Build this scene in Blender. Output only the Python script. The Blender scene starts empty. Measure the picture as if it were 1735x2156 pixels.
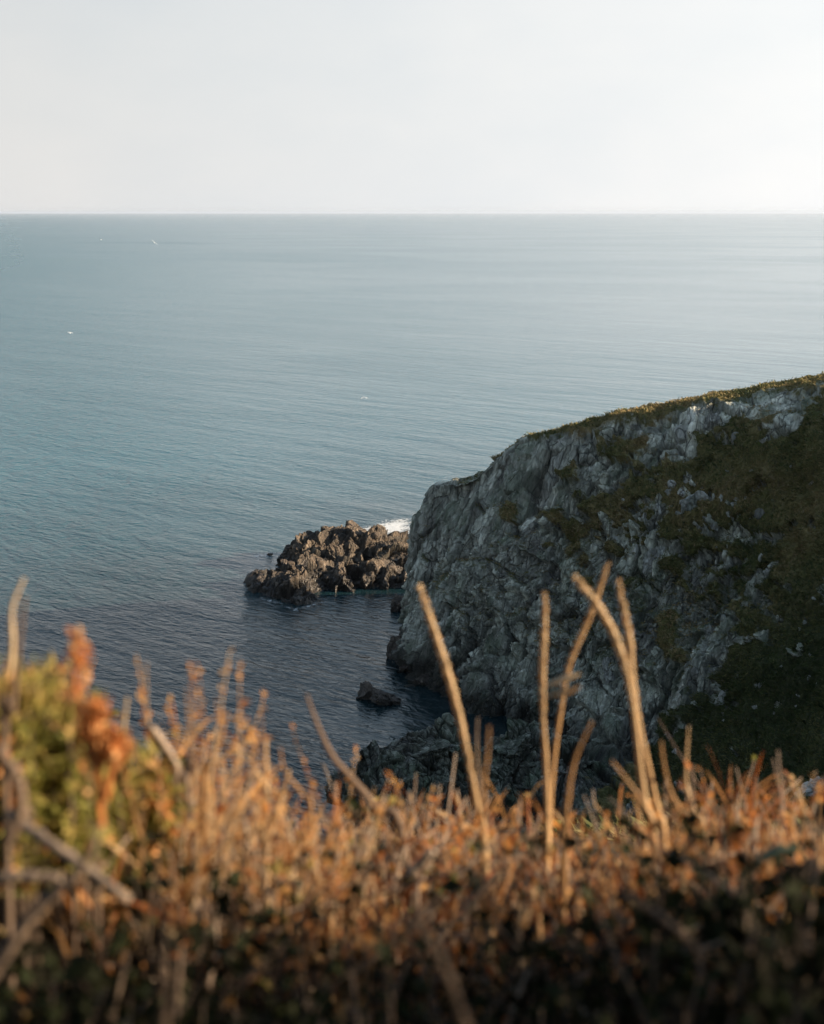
import bpy, math, random
import numpy as np
from mathutils import Vector, Matrix

# ------------------------------------------------------------------ camera, sky, sun, exposure
S = bpy.context.scene
COL = S.collection
R = math.radians
CAMZ, PITCH = 45.0, R(11.9)
cam_d = bpy.data.cameras.new('camera'); cam = bpy.data.objects.new('camera', cam_d); COL.objects.link(cam)
cam.location = (0, 0, CAMZ); cam.rotation_euler = (R(90) - PITCH, 0, 0)
cam_d.sensor_fit = 'VERTICAL'; cam_d.sensor_height = 36; cam_d.sensor_width = 36; cam_d.lens = 50
cam_d.clip_start = 0.05; cam_d.clip_end = 300000
cam_d.dof.use_dof = True; cam_d.dof.focus_distance = 140; cam_d.dof.aperture_fstop = 5.6
S.camera = cam

SUN_AZ, SUN_EL = R(93), R(17)          # clockwise from +Y, height above the horizon
W = bpy.data.worlds.new('World'); S.world = W; W.use_nodes = True
wn = W.node_tree.nodes; wl = W.node_tree.links
sky = wn.new('ShaderNodeTexSky'); sky.sky_type = 'NISHITA'; sky.sun_disc = False
sky.sun_elevation = SUN_EL; sky.sun_rotation = SUN_AZ
sky.air_density = 1.0; sky.dust_density = 1.0; sky.ozone_density = 1.0; sky.altitude = 0
bg = wn['Background']; bg.inputs['Strength'].default_value = 0.0816
# a thin bright veil of sea haze and high cloud, thickest at the horizon, over the clear sky
tc = wn.new('ShaderNodeTexCoord'); sxyz = wn.new('ShaderNodeSeparateXYZ'); wl.new(tc.outputs['Generated'], sxyz.inputs[0])
vf = wn.new('ShaderNodeValToRGB'); wl.new(sxyz.outputs[2], vf.inputs[0])
for k, (p_, v_) in enumerate(((0.0, 1.0), (0.15, 0.96), (0.40, 0.70), (0.8, 0.45))):
    e_ = vf.color_ramp.elements[k] if k < 2 else vf.color_ramp.elements.new(0.9)
    e_.position = p_; e_.color = (v_, v_, v_, 1)
cn = wn.new('ShaderNodeTexNoise'); cn.inputs['Scale'].default_value = 3.2; cn.inputs['Detail'].default_value = 5; cn.inputs['Roughness'].default_value = 0.5
cm = wn.new('ShaderNodeMapping'); cm.inputs['Scale'].default_value = (1, 1, 2.2); cm.inputs['Location'].default_value = (0.3, 0.1, 0.4)
wl.new(tc.outputs['Generated'], cm.inputs[0]); wl.new(cm.outputs[0], cn.inputs['Vector'])
vc = wn.new('ShaderNodeValToRGB'); wl.new(cn.outputs['Fac'], vc.inputs[0])
vc.color_ramp.elements[0].position = 0.38; vc.color_ramp.elements[0].color = (0.845, 0.872, 0.89, 1)
vc.color_ramp.elements[1].position = 0.66; vc.color_ramp.elements[1].color = (0.96, 0.95, 0.935, 1)
# the veil turns from white at the horizon to blue overhead, and is a little brighter on the sun's side
vb = wn.new('ShaderNodeValToRGB'); wl.new(sxyz.outputs[2], vb.inputs[0])
for k, (p_, c_) in enumerate(((0.0, (1, 1, 1)), (0.14, (0.975, 0.982, 0.985)), (0.34, (0.56, 0.70, 0.80)), (0.8, (0.30, 0.40, 0.50)))):
    e_ = vb.color_ramp.elements[k] if k < 2 else vb.color_ramp.elements.new(0.9)
    e_.position = p_; e_.color = (*c_, 1)
dt = wn.new('ShaderNodeVectorMath'); dt.operation = 'DOT_PRODUCT'; wl.new(tc.outputs['Generated'], dt.inputs[0]); dt.inputs[1].default_value = (math.sin(SUN_AZ), math.cos(SUN_AZ), 0)
mr_ = wn.new('ShaderNodeMapRange'); wl.new(dt.outputs['Value'], mr_.inputs[0])
for k, x_ in zip((1, 2, 3, 4), (-1, 1, 0.56, 1.66)): mr_.inputs[k].default_value = x_
vm1 = wn.new('ShaderNodeVectorMath'); vm1.operation = 'MULTIPLY'; wl.new(vc.outputs[0], vm1.inputs[0]); wl.new(vb.outputs[0], vm1.inputs[1])
vm2 = wn.new('ShaderNodeVectorMath'); vm2.operation = 'SCALE'; wl.new(vm1.outputs[0], vm2.inputs[0]); wl.new(mr_.outputs[0], vm2.inputs['Scale'])
vs_ = wn.new('ShaderNodeVectorMath'); vs_.operation = 'SCALE'; vs_.inputs['Scale'].default_value = 4.65; wl.new(vm2.outputs[0], vs_.inputs[0])
vm = wn.new('ShaderNodeMix'); vm.data_type = 'RGBA'; wl.new(vf.outputs[0], vm.inputs[0]); ns_ = wn.new('ShaderNodeVectorMath'); ns_.operation = 'SCALE'; ns_.inputs['Scale'].default_value = 1.2; wl.new(sky.outputs[0], ns_.inputs[0]); wl.new(ns_.outputs[0], vm.inputs[6]); wl.new(vs_.outputs[0], vm.inputs[7])
wl.new(vm.outputs[2], bg.inputs['Color'])
sun_d = bpy.data.lights.new('sun', 'SUN'); sun_d.energy = 5.0; sun_d.angle = R(0.55); sun_d.color = (1.0, 0.79, 0.56)
sun = bpy.data.objects.new('sun', sun_d); COL.objects.link(sun)
sd = Vector((math.sin(SUN_AZ)*math.cos(SUN_EL), math.cos(SUN_AZ)*math.cos(SUN_EL), math.sin(SUN_EL)))
sun.rotation_euler = sd.to_track_quat('Z', 'Y').to_euler(); sun.location = (60, 20, 90)
vs = S.view_settings
vs.view_transform = 'Standard'; vs.look = 'None'; vs.exposure = 1.2; vs.gamma = 1.0; vs.use_curve_mapping = False
S.cycles.max_bounces = 6; S.cycles.diffuse_bounces = 3; S.cycles.glossy_bounces = 3; S.cycles.volume_bounces = 0
S.cycles.use_adaptive_sampling = True; S.cycles.adaptive_threshold = 0.018
S.cycles.transparent_max_bounces = 12

# ------------------------------------------------------------------ helpers
SC = 36/2156/50
CP, SP = math.cos(PITCH), math.sin(PITCH)
def ray(px, py):                        # photo position (1735 x 2156 sheet) -> direction with y = 1
    a = (px-867.5)*SC; b = -(py-1078)*SC
    x, y, z = a, CP + SP*b, -SP + CP*b
    return x/y, z/y
def at(px, py, Y):                      # a place Y metres out
    x, z = ray(px, py); return np.array((x*Y, Y, CAMZ + z*Y))
def atz(px, py, z=0.0):                 # a place at height z
    x, k = ray(px, py); Y = (z-CAMZ)/k; return np.array((x*Y, Y, z))
def proj(p):                            # world -> photo position
    x, y, z = p[..., 0], p[..., 1], p[..., 2]-CAMZ
    f = CP*y - SP*z; u = SP*y + CP*z
    return 867.5 + x/f/SC, 1078 - u/f/SC

def H(ix, iy, iz, s):
    h = (ix.astype(np.int64)*374761393 + iy.astype(np.int64)*668265263 + iz.astype(np.int64)*2147483647 + s*1274126177) & 0xffffffff
    h = ((h ^ (h >> 13))*1274126177) & 0xffffffff
    h = ((h ^ (h >> 16))*2246822519) & 0xffffffff
    h = h ^ (h >> 15)
    return (h & 0xffffff).astype(np.float32)/16777216.0
def vnoise(p, s=0):
    i = np.floor(p); f = (p-i).astype(np.float32); i = i.astype(np.int64)
    w = f*f*f*(f*(f*6-15)+10)
    r = 0
    for dx in (0, 1):
        for dy in (0, 1):
            for dz in (0, 1):
                k = (w[..., 0] if dx else 1-w[..., 0])*(w[..., 1] if dy else 1-w[..., 1])*(w[..., 2] if dz else 1-w[..., 2])
                r = r + k*H(i[..., 0]+dx, i[..., 1]+dy, i[..., 2]+dz, s)
    return r*2-1
def fbm(p, n=4, s=0, g=0.5):
    r = 0; a = 1.0; q = np.array(p, dtype=np.float64)
    for k in range(n):
        r = r + a*vnoise(q, s+k*17); q = q*2.03 + 5.3; a *= g
    return r
def blocks(p, s=0, tilt=1.0):
    """broken rock: every cell of a 3D Voronoi diagram sits at its own level and leans its own way. -> (level, gap to the joint, cell value)"""
    i = np.floor(p); f = (p-i).astype(np.float32); i = i.astype(np.int64)
    n = p.shape[:-1]
    f1 = np.full(n, 9, np.float32); f2 = np.full(n, 9, np.float32); lev = np.zeros(n, np.float32); val = np.zeros(n, np.float32)
    for dx in (-1, 0, 1):
        for dy in (-1, 0, 1):
            for dz in (-1, 0, 1):
                a, b, c = i[..., 0]+dx, i[..., 1]+dy, i[..., 2]+dz
                r1 = H(a, b, c, s); r2 = H(a, b, c, s+1); r3 = H(a, b, c, s+2)
                ox = f[..., 0]-dx-r1; oy = f[..., 1]-dy-r2; oz = f[..., 2]-dz-r3
                d = ox*ox+oy*oy+oz*oz
                near = d < f1
                f2 = np.where(near, f1, np.minimum(f2, d)); f1 = np.where(near, d, f1)
                h1 = (r1*7.13) % 1; h2 = (r2*9.71) % 1; h3 = (r3*5.37) % 1
                v = (r1+r2*3.7+r3*8.3) % 1
                lev = np.where(near, (v-.5) + tilt*((h1-.5)*ox+(h2-.5)*oy+(h3-.5)*oz), lev)
                val = np.where(near, v, val)
    return lev, np.sqrt(f2)-np.sqrt(f1), val
def rotm(ax, ay, az):
    from mathutils import Euler
    return np.array(Euler((R(ax), R(ay), R(az))).to_matrix())

def mesh_obj(name, v, f, mat=None, parent=None, smooth=False, attrs=None):
    v = np.asarray(v, np.float32); f = np.asarray(f, np.int32)
    me = bpy.data.meshes.new(name)
    k = f.shape[1]
    me.vertices.add(len(v)); me.vertices.foreach_set('co', v.ravel())
    me.loops.add(f.size); me.loops.foreach_set('vertex_index', f.ravel())
    me.polygons.add(len(f)); me.polygons.foreach_set('loop_start', np.arange(0, f.size, k, dtype=np.int32))
    me.polygons.foreach_set('loop_total', np.full(len(f), k, np.int32))
    me.polygons.foreach_set('use_smooth', np.full(len(f), bool(smooth)))
    me.update(calc_edges=True)
    for an, av in (attrs or {}).items():
        at_ = me.attributes.new(an, 'FLOAT', 'POINT'); at_.data.foreach_set('value', np.asarray(av, np.float32).ravel())
    if mat: me.materials.append(mat)
    o = bpy.data.objects.new(name, me); COL.objects.link(o)
    if parent: o.parent = parent
    return o
def grid_faces(nu, nv):
    a = np.arange(nu*nv).reshape(nu, nv)
    return np.stack([a[:-1, :-1], a[1:, :-1], a[1:, 1:], a[:-1, 1:]], -1).reshape(-1, 4)
def empty(name, loc=(0, 0, 0)):
    o = bpy.data.objects.new(name, None); COL.objects.link(o); o.location = loc; return o
def tag(o, label, cat, group=None):
    o['label'] = label; o['category'] = cat
    if group: o['group'] = group
    return o
def setting(o, label=None, kind='structure'):
    o['kind'] = kind
    if label: o['label'] = label
    return o
def catmull(P, t):
    """P (n, ...) control values, t in 0..n-1"""
    n = len(P); i = np.clip(np.floor(t).astype(int), 0, n-2); f = (t-i)
    f = f.reshape(f.shape + (1,)*(P.ndim-1))
    p0 = P[np.clip(i-1, 0, n-1)]; p1 = P[i]; p2 = P[i+1]; p3 = P[np.clip(i+2, 0, n-1)]
    p0 = np.where((i == 0).reshape(f.shape), 2*p1-p2, p0); p3 = np.where((i == n-2).reshape(f.shape), 2*p2-p1, p3)
    return .5*((2*p1)+(-p0+p2)*f+(2*p0-5*p1+4*p2-p3)*f*f+(-p0+3*p1-3*p2+p3)*f**3)
def resample(net, nu, nv, tu=None, tv=None):
    net = np.asarray(net, float)
    tu = np.linspace(0, net.shape[0]-1, nu) if tu is None else tu
    tv = np.linspace(0, net.shape[1]-1, nv) if tv is None else tv
    a = catmull(net, tu)                                  # nu, rows, 3
    b = catmull(np.swapaxes(a, 0, 1), tv)                 # nv, nu, 3
    return np.swapaxes(b, 0, 1)
def normals(G):
    du = np.gradient(G, axis=0); dv = np.gradient(G, axis=1)
    n = np.cross(du, dv); return n/np.maximum(np.linalg.norm(n, axis=-1, keepdims=True), 1e-9)
def sstep(a, b, x):
    t = np.clip((x-a)/(b-a), 0, 1); return t*t*(3-2*t)
def poly_sd(px, py, poly):
    """signed distance to a polygon on the sheet, positive inside"""
    P = np.array(poly, float); d = np.full(px.shape, 1e9); ins = np.zeros(px.shape, bool)
    for k in range(len(P)):
        a = P[k]; b = P[(k+1) % len(P)]; e = b-a
        t = np.clip(((px-a[0])*e[0]+(py-a[1])*e[1])/(e@e), 0, 1)
        d = np.minimum(d, np.hypot(px-a[0]-t*e[0], py-a[1]-t*e[1]))
        c = ((a[1] > py) != (b[1] > py)) & (px < (b[0]-a[0])*(py-a[1])/((b[1]-a[1]) if b[1] != a[1] else 1e-9)+a[0])
        ins ^= c
    return np.where(ins, d, -d)

# ------------------------------------------------------------------ materials
def new_mat(name):
    m = bpy.data.materials.new(name); m.use_nodes = True
    n = m.node_tree.nodes; l = m.node_tree.links
    return m, n, l, n['Principled BSDF']
def noise_node(n, l, vec, scale, detail=5, rough=0.55, dist=0.0):
    t = n.new('ShaderNodeTexNoise'); t.inputs['Scale'].default_value = scale; t.inputs['Detail'].default_value = detail
    t.inputs['Roughness'].default_value = rough; t.inputs['Distortion'].default_value = dist
    l.new(vec, t.inputs['Vector']); return t.outputs['Fac']
def ramp(n, l, fac, stops, interp='LINEAR'):
    r = n.new('ShaderNodeValToRGB'); e = r.color_ramp.elements; r.color_ramp.interpolation = interp
    while len(e) < len(stops): e.new(0.5)
    for k, (p, c) in enumerate(stops): e[k].position = p; e[k].color = (*c, 1) if len(c) == 3 else c
    l.new(fac, r.inputs[0]); return r.outputs[0]
def mixc(n, l, fac, a, b, mode='MIX'):
    m = n.new('ShaderNodeMix'); m.data_type = 'RGBA'; m.blend_type = mode
    for s, v in ((m.inputs[0], fac), (m.inputs[6], a), (m.inputs[7], b)):
        if hasattr(v, 'links') or isinstance(v, bpy.types.NodeSocket): l.new(v, s)
        else: s.default_value = v if isinstance(v, (int, float)) else (*v, 1)
    return m.outputs[2]
def math_(n, l, op, a, b=0.0, c=0.0, clamp=False):
    m = n.new('ShaderNodeMath'); m.operation = op; m.use_clamp = clamp
    for s, v in zip(m.inputs, (a, b, c)):
        if isinstance(v, bpy.types.NodeSocket): l.new(v, s)
        else: s.default_value = v
    return m.outputs[0]
def maprange(n, l, v, a, b, c=0.0, d=1.0, smooth=True):
    m = n.new('ShaderNodeMapRange'); m.interpolation_type = 'SMOOTHSTEP' if smooth else 'LINEAR'
    l.new(v, m.inputs[0])
    for k, x in zip((1, 2, 3, 4), (a, b, c, d)): m.inputs[k].default_value = x
    return m.outputs[0]
def scaled(n, l, vec, s, rot=(0, 0, 0)):
    if any(rot):                         # turn first, stretch afterwards
        r = n.new('ShaderNodeMapping'); r.inputs['Rotation'].default_value = rot; l.new(vec, r.inputs[0]); vec = r.outputs[0]
    m = n.new('ShaderNodeMapping'); m.inputs['Scale'].default_value = s
    l.new(vec, m.inputs[0]); return m.outputs[0]
def bump(n, l, h, strength, dist, prev=None):
    b = n.new('ShaderNodeBump'); b.inputs['Strength'].default_value = strength; b.inputs['Distance'].default_value = dist
    l.new(h, b.inputs['Height'])
    if prev is not None: l.new(prev, b.inputs['Normal'])
    return b.outputs[0]

def rock_material(name, dark, mid, pale, green=0.5, lichen=0.5, grass=True, tide=(0.4, 2.2), strata=(R(12), R(-14), 0), bed=(0.185, 0.160, 0.155), film=(0.115, 0.160, 0.098)):
    m, n, l, B = new_mat(name)
    geo = n.new('ShaderNodeNewGeometry'); P = geo.outputs['Position']
    st = scaled(n, l, P, (1.0, 1.0, 0.28), strata)
    big = noise_node(n, l, P, 0.11, 4, 0.6, 0.6); medn = noise_node(n, l, st, 0.75, 5, 0.62, 0.5)
    fine = noise_node(n, l, st, 3.2, 4, 0.65, 0.3); speck = noise_node(n, l, P, 7.0, 3, 0.6)
    c = ramp(n, l, medn, [(0.32, dark), (0.5, mid), (0.68, pale)])
    c2 = ramp(n, l, fine, [(0.34, dark), (0.52, mid), (0.68, pale)])
    c = mixc(n, l, 0.5, c, c2)
    at1 = n.new('ShaderNodeAttribute'); at1.attribute_name = 'cell'
    tone = maprange(n, l, at1.outputs['Fac'], 0.1, 0.9, 0.45, 1.68, False)
    hs = n.new('ShaderNodeHueSaturation'); l.new(c, hs.inputs['Color']); l.new(tone, hs.inputs['Value']); c = hs.outputs[0]
    # purple-brown beds and green algae films
    c = mixc(n, l, math_(n, l, 'MULTIPLY', maprange(n, l, big, 0.52, 0.68), 0.45), c, bed, 'MIX')
    alg = noise_node(n, l, scaled(n, l, P, (1, 1, 0.45), strata), 0.32, 5, 0.6, 0.4)
    c = mixc(n, l, math_(n, l, 'MULTIPLY', maprange(n, l, alg, 0.5, 0.66), green), c, film, 'MIX')
    li = math_(n, l, 'MULTIPLY', maprange(n, l, speck, 0.56, 0.68), maprange(n, l, medn, 0.45, 0.62))
    c = mixc(n, l, math_(n, l, 'MULTIPLY', li, lichen), c, (0.42, 0.44, 0.41))
    # rain stains and weathered pale streaks running down the face
    sn = noise_node(n, l, scaled(n, l, P, (1.0, 1.0, 0.13), (strata[0]*.5, strata[1]*.5, 0)), 0.55, 4, 0.6, 0.3)
    c = mixc(n, l, math_(n, l, 'MULTIPLY', maprange(n, l, sn, 0.53, 0.68), 0.52), c, tuple(x*.5 for x in dark))
    c = mixc(n, l, math_(n, l, 'MULTIPLY', maprange(n, l, sn, 0.42, 0.31), 0.38), c, tuple(min(x*1.1, .8) for x in pale))
    ms = n.new('ShaderNodeAttribute'); ms.attribute_name = 'moss'
    c = mixc(n, l, math_(n, l, 'MULTIPLY', ms.outputs['Fac'], maprange(n, l, fine, 0.36, 0.56)), c, (0.095, 0.105, 0.034))
    # joints
    at2 = n.new('ShaderNodeAttribute'); at2.attribute_name = 'joint'
    c = mixc(n, l, math_(n, l, 'MULTIPLY', at2.outputs['Fac'], 0.45), c, (0.025, 0.027, 0.024))
    # black tidal band
    sx = n.new('ShaderNodeSeparateXYZ'); l.new(P, sx.inputs[0])
    zt = math_(n, l, 'ADD', sx.outputs[2], math_(n, l, 'MULTIPLY', math_(n, l, 'SUBTRACT', alg, 0.5), 3.0))
    td = maprange(n, l, zt, tide[0], tide[1], 1.0, 0.0)
    c = mixc(n, l, math_(n, l, 'MULTIPLY', td, 0.88), c, (0.022, 0.019, 0.016))
    rough = maprange(n, l, td, 0, 1, 0.82, 0.5)
    h = math_(n, l, 'ADD', math_(n, l, 'MULTIPLY', medn, 0.6), math_(n, l, 'MULTIPLY', fine, 0.4))
    cr = []
    for sc_, rz_ in ((0.85, 0.0), (2.1, 0.5)):
        vo = n.new('ShaderNodeTexVoronoi'); vo.feature = 'DISTANCE_TO_EDGE'; vo.inputs['Scale'].default_value = sc_
        dv = n.new('ShaderNodeVectorMath'); dv.operation = 'ADD'; l.new(scaled(n, l, P, (1.0, 1.0, 0.42), (strata[0], strata[1], rz_)), dv.inputs[0])
        if not cr: nv_ = n.new('ShaderNodeTexNoise'); nv_.inputs['Scale'].default_value = 1.2; nv_.inputs['Detail'].default_value = 2; l.new(P, nv_.inputs['Vector'])
        sv = n.new('ShaderNodeVectorMath'); sv.operation = 'SCALE'; sv.inputs['Scale'].default_value = 0.35; l.new(nv_.outputs['Color'], sv.inputs[0]); l.new(sv.outputs[0], dv.inputs[1])
        l.new(dv.outputs[0], vo.inputs['Vector']); cr.append(maprange(n, l, vo.outputs['Distance'], 0.0, 0.05, 0.0, 1.0))
    ck = math_(n, l, 'MULTIPLY', cr[0], math_(n, l, 'ADD', math_(n, l, 'MULTIPLY', cr[1], 0.45), 0.55))
    c = mixc(n, l, math_(n, l, 'MULTIPLY', math_(n, l, 'SUBTRACT', 1.0, ck), maprange(n, l, alg, 0.36, 0.6, 0.75, 0.10)), c, (0.018, 0.019, 0.017))
    nb = bump(n, l, math_(n, l, 'ADD', math_(n, l, 'MULTIPLY', h, 0.7), math_(n, l, 'MULTIPLY', ck, 0.5)), 1.0, 0.2)
    if grass:
        ag = n.new('ShaderNodeAttribute'); ag.attribute_name = 'turf'
        gn = noise_node(n, l, P, 1.6, 6, 0.7)
        gf = maprange(n, l, math_(n, l, 'ADD', ag.outputs['Fac'], math_(n, l, 'MULTIPLY', math_(n, l, 'SUBTRACT', gn, 0.5), 0.55)), 0.44, 0.58)
        gbig = noise_node(n, l, P, 0.16, 5, 0.6, 0.8)
        gc = ramp(n, l, gbig, [(0.32, (0.077, 0.095, 0.029)), (0.47, (0.162, 0.148, 0.052)), (0.58, (0.243, 0.19, 0.08)), (0.72, (0.21, 0.135, 0.062))])
        gs = noise_node(n, l, scaled(n, l, P, (1, 1, 0.5)), 2.3, 5, 0.75)
        gc = mixc(n, l, maprange(n, l, gs, 0.3, 0.7), mixc(n, l, 0.65, gc, (0.016, 0.018, 0.008)), gc)
        lu = n.new('ShaderNodeAttribute'); lu.attribute_name = 'gully_shade'
        gc = mixc(n, l, lu.outputs['Fac'], gc, mixc(n, l, maprange(n, l, gs, .3, .7), (.028, .034, .013), (.072, .076, .030)))  # dark olive grass with the gully's shade painted in
        c = mixc(n, l, gf, c, gc)
        mr = n.new('ShaderNodeMix'); mr.data_type = 'FLOAT'; l.new(gf, mr.inputs[0]); l.new(rough, mr.inputs[2]); mr.inputs[3].default_value = 0.95
        rough = mr.outputs[0]
        B.inputs['Specular IOR Level'].default_value = 0.25
    l.new(c, B.inputs['Base Color']); l.new(rough, B.inputs['Roughness']); l.new(nb, B.inputs['Normal'])
    return m
M_CLIFF = rock_material('cliff_rock', (0.118, 0.122, 0.100), (0.365, 0.372, 0.312), (0.78, 0.77, 0.67), green=0.55, tide=(1.0, 4.0))
M_ISLET = rock_material('islet_rock', (0.017, 0.013, 0.010), (0.062, 0.045, 0.031), (0.22, 0.16, 0.105), green=0.18, lichen=0.5, grass=False, tide=(0.8, 2.9), bed=(.085, .066, .056), film=(.05, .055, .035))
M_LEDGE = rock_material('ledge_rock', (0.034, 0.040, 0.030), (0.092, 0.102, 0.076), (0.32, 0.325, 0.28), green=0.75, lichen=0.6, grass=True, tide=(1.0, 3.2))
M_STONE = rock_material('loose_stone', (0.11, 0.113, 0.10), (0.25, 0.255, 0.23), (0.52, 0.51, 0.47), green=0.3, lichen=0.7, grass=False, tide=(-3, -2))
M_SKERRY = rock_material('skerry_rock', (0.045, 0.036, 0.03), (0.10, 0.08, 0.065), (0.18, 0.15, 0.12), green=0.1, lichen=0.1, grass=False, tide=(-0.6, 1.2), bed=(.085, .066, .056), film=(.05, .055, .035))

# ------------------------------------------------------------------ the sea
def sea_material():
    m, n, l, B = new_mat('sea_water')
    geo = n.new('ShaderNodeNewGeometry'); P = geo.outputs['Position']
    wind = R(36)
    gust = noise_node(n, l, scaled(n, l, P, (0.8, 1.2, 1), (0, 0, R(20))), 0.0040, 2, 0.5, 0.6)
    gust2 = noise_node(n, l, scaled(n, l, P, (0.35, 1.6, 1), (0, 0, wind)), 0.03, 4, 0.6, 0.5)
    B.inputs['Base Color'].default_value = (0.010, 0.035, 0.042, 1)
    near = noise_node(n, l, P, 0.02, 3, 0.5)
    sp_ = n.new('ShaderNodeSeparateXYZ'); l.new(P, sp_.inputs[0])
    # cove colour darkened to stand for its shade; offshore the water is blue green
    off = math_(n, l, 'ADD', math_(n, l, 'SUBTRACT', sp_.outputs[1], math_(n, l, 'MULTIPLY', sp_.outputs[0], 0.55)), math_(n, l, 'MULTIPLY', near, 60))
    open_water = maprange(n, l, off, 170, 330)
    l.new(mixc(n, l, open_water, (0.009, 0.022, 0.026), mixc(n, l, near, (0.017, 0.104, 0.136), (0.024, 0.122, 0.154))), B.inputs['Base Color'])
    B.inputs['IOR'].default_value = 1.333; B.inputs['Specular IOR Level'].default_value = 0.5
    w1 = noise_node(n, l, scaled(n, l, P, (0.42, 1.0, 1), (0, 0, wind)), 1.35, 3, 0.55, 0.7)
    w2 = noise_node(n, l, scaled(n, l, P, (0.40, 1.0, 1), (0, 0, wind+R(14))), 0.42, 3, 0.5, 0.6)
    w3 = noise_node(n, l, scaled(n, l, P, (0.25, 1.0, 1), (0, 0, wind+R(4))), 0.11, 2, 0.45, 0.4)
    ln = n.new('ShaderNodeVectorMath'); ln.operation = 'LENGTH'; l.new(P, ln.inputs[0])
    far = maprange(n, l, ln.outputs['Value'], 120, 1800, 1.0, 0.75, True)      # waves too small to see from here melt into the gloss
    # wind shadow fanning out to sea from the tip of the headland: calmer, shinier water on its right, ruffled water on the left
    fan = math_(n, l, 'DIVIDE', sp_.outputs[0], math_(n, l, 'MAXIMUM', math_(n, l, 'SUBTRACT', sp_.outputs[1], 60), 20))
    fan = math_(n, l, 'ADD', fan, math_(n, l, 'MULTIPLY', math_(n, l, 'SUBTRACT', gust, 0.5), 0.30))
    lee = math_(n, l, 'MULTIPLY', maprange(n, l, fan, -0.36, -0.10, 1.9, 1.0), maprange(n, l, fan, -0.16, 0.30, 1.0, 0.42))
    amp = math_(n, l, 'MULTIPLY', math_(n, l, 'ADD', 1.0, math_(n, l, 'MULTIPLY', far, maprange(n, l, gust2, 0.32, 0.68, -0.34, 0.16))), math_(n, l, 'MULTIPLY', far, math_(n, l, 'MULTIPLY', maprange(n, l, gust, 0.38, 0.62, 0.86, 1.08), lee)))
    l.new(math_(n, l, 'ADD', maprange(n, l, gust, 0.35, 0.65, 0.055, 0.09), maprange(n, l, ln.outputs['Value'], 150, 1500, 0, 0.06)), B.inputs['Roughness'])
    rs_ = B.inputs['Roughness'].links[0].from_socket
    l.new(math_(n, l, 'ADD', rs_, math_(n, l, 'MULTIPLY', math_(n, l, 'SUBTRACT', lee, 0.42), 0.11)), B.inputs['Roughness'])
    b1 = bump(n, l, math_(n, l, 'MULTIPLY', w1, amp), 1.0, 0.18)
    b2 = bump(n, l, math_(n, l, 'MULTIPLY', w2, amp), 1.0, 0.28, b1)
    b4 = bump(n, l, math_(n, l, 'MULTIPLY', w3, maprange(n, l, ln.outputs['Value'], 150, 750, 1.0, 0.0, True)), 1.0, 0.55, b2)
    l.new(b4, B.inputs['Normal'])
    return m
q = 60000.0
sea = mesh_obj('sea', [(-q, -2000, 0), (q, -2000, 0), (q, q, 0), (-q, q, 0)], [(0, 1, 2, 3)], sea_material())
setting(sea, 'blue grey rippled sea reaching to the horizon')

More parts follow.
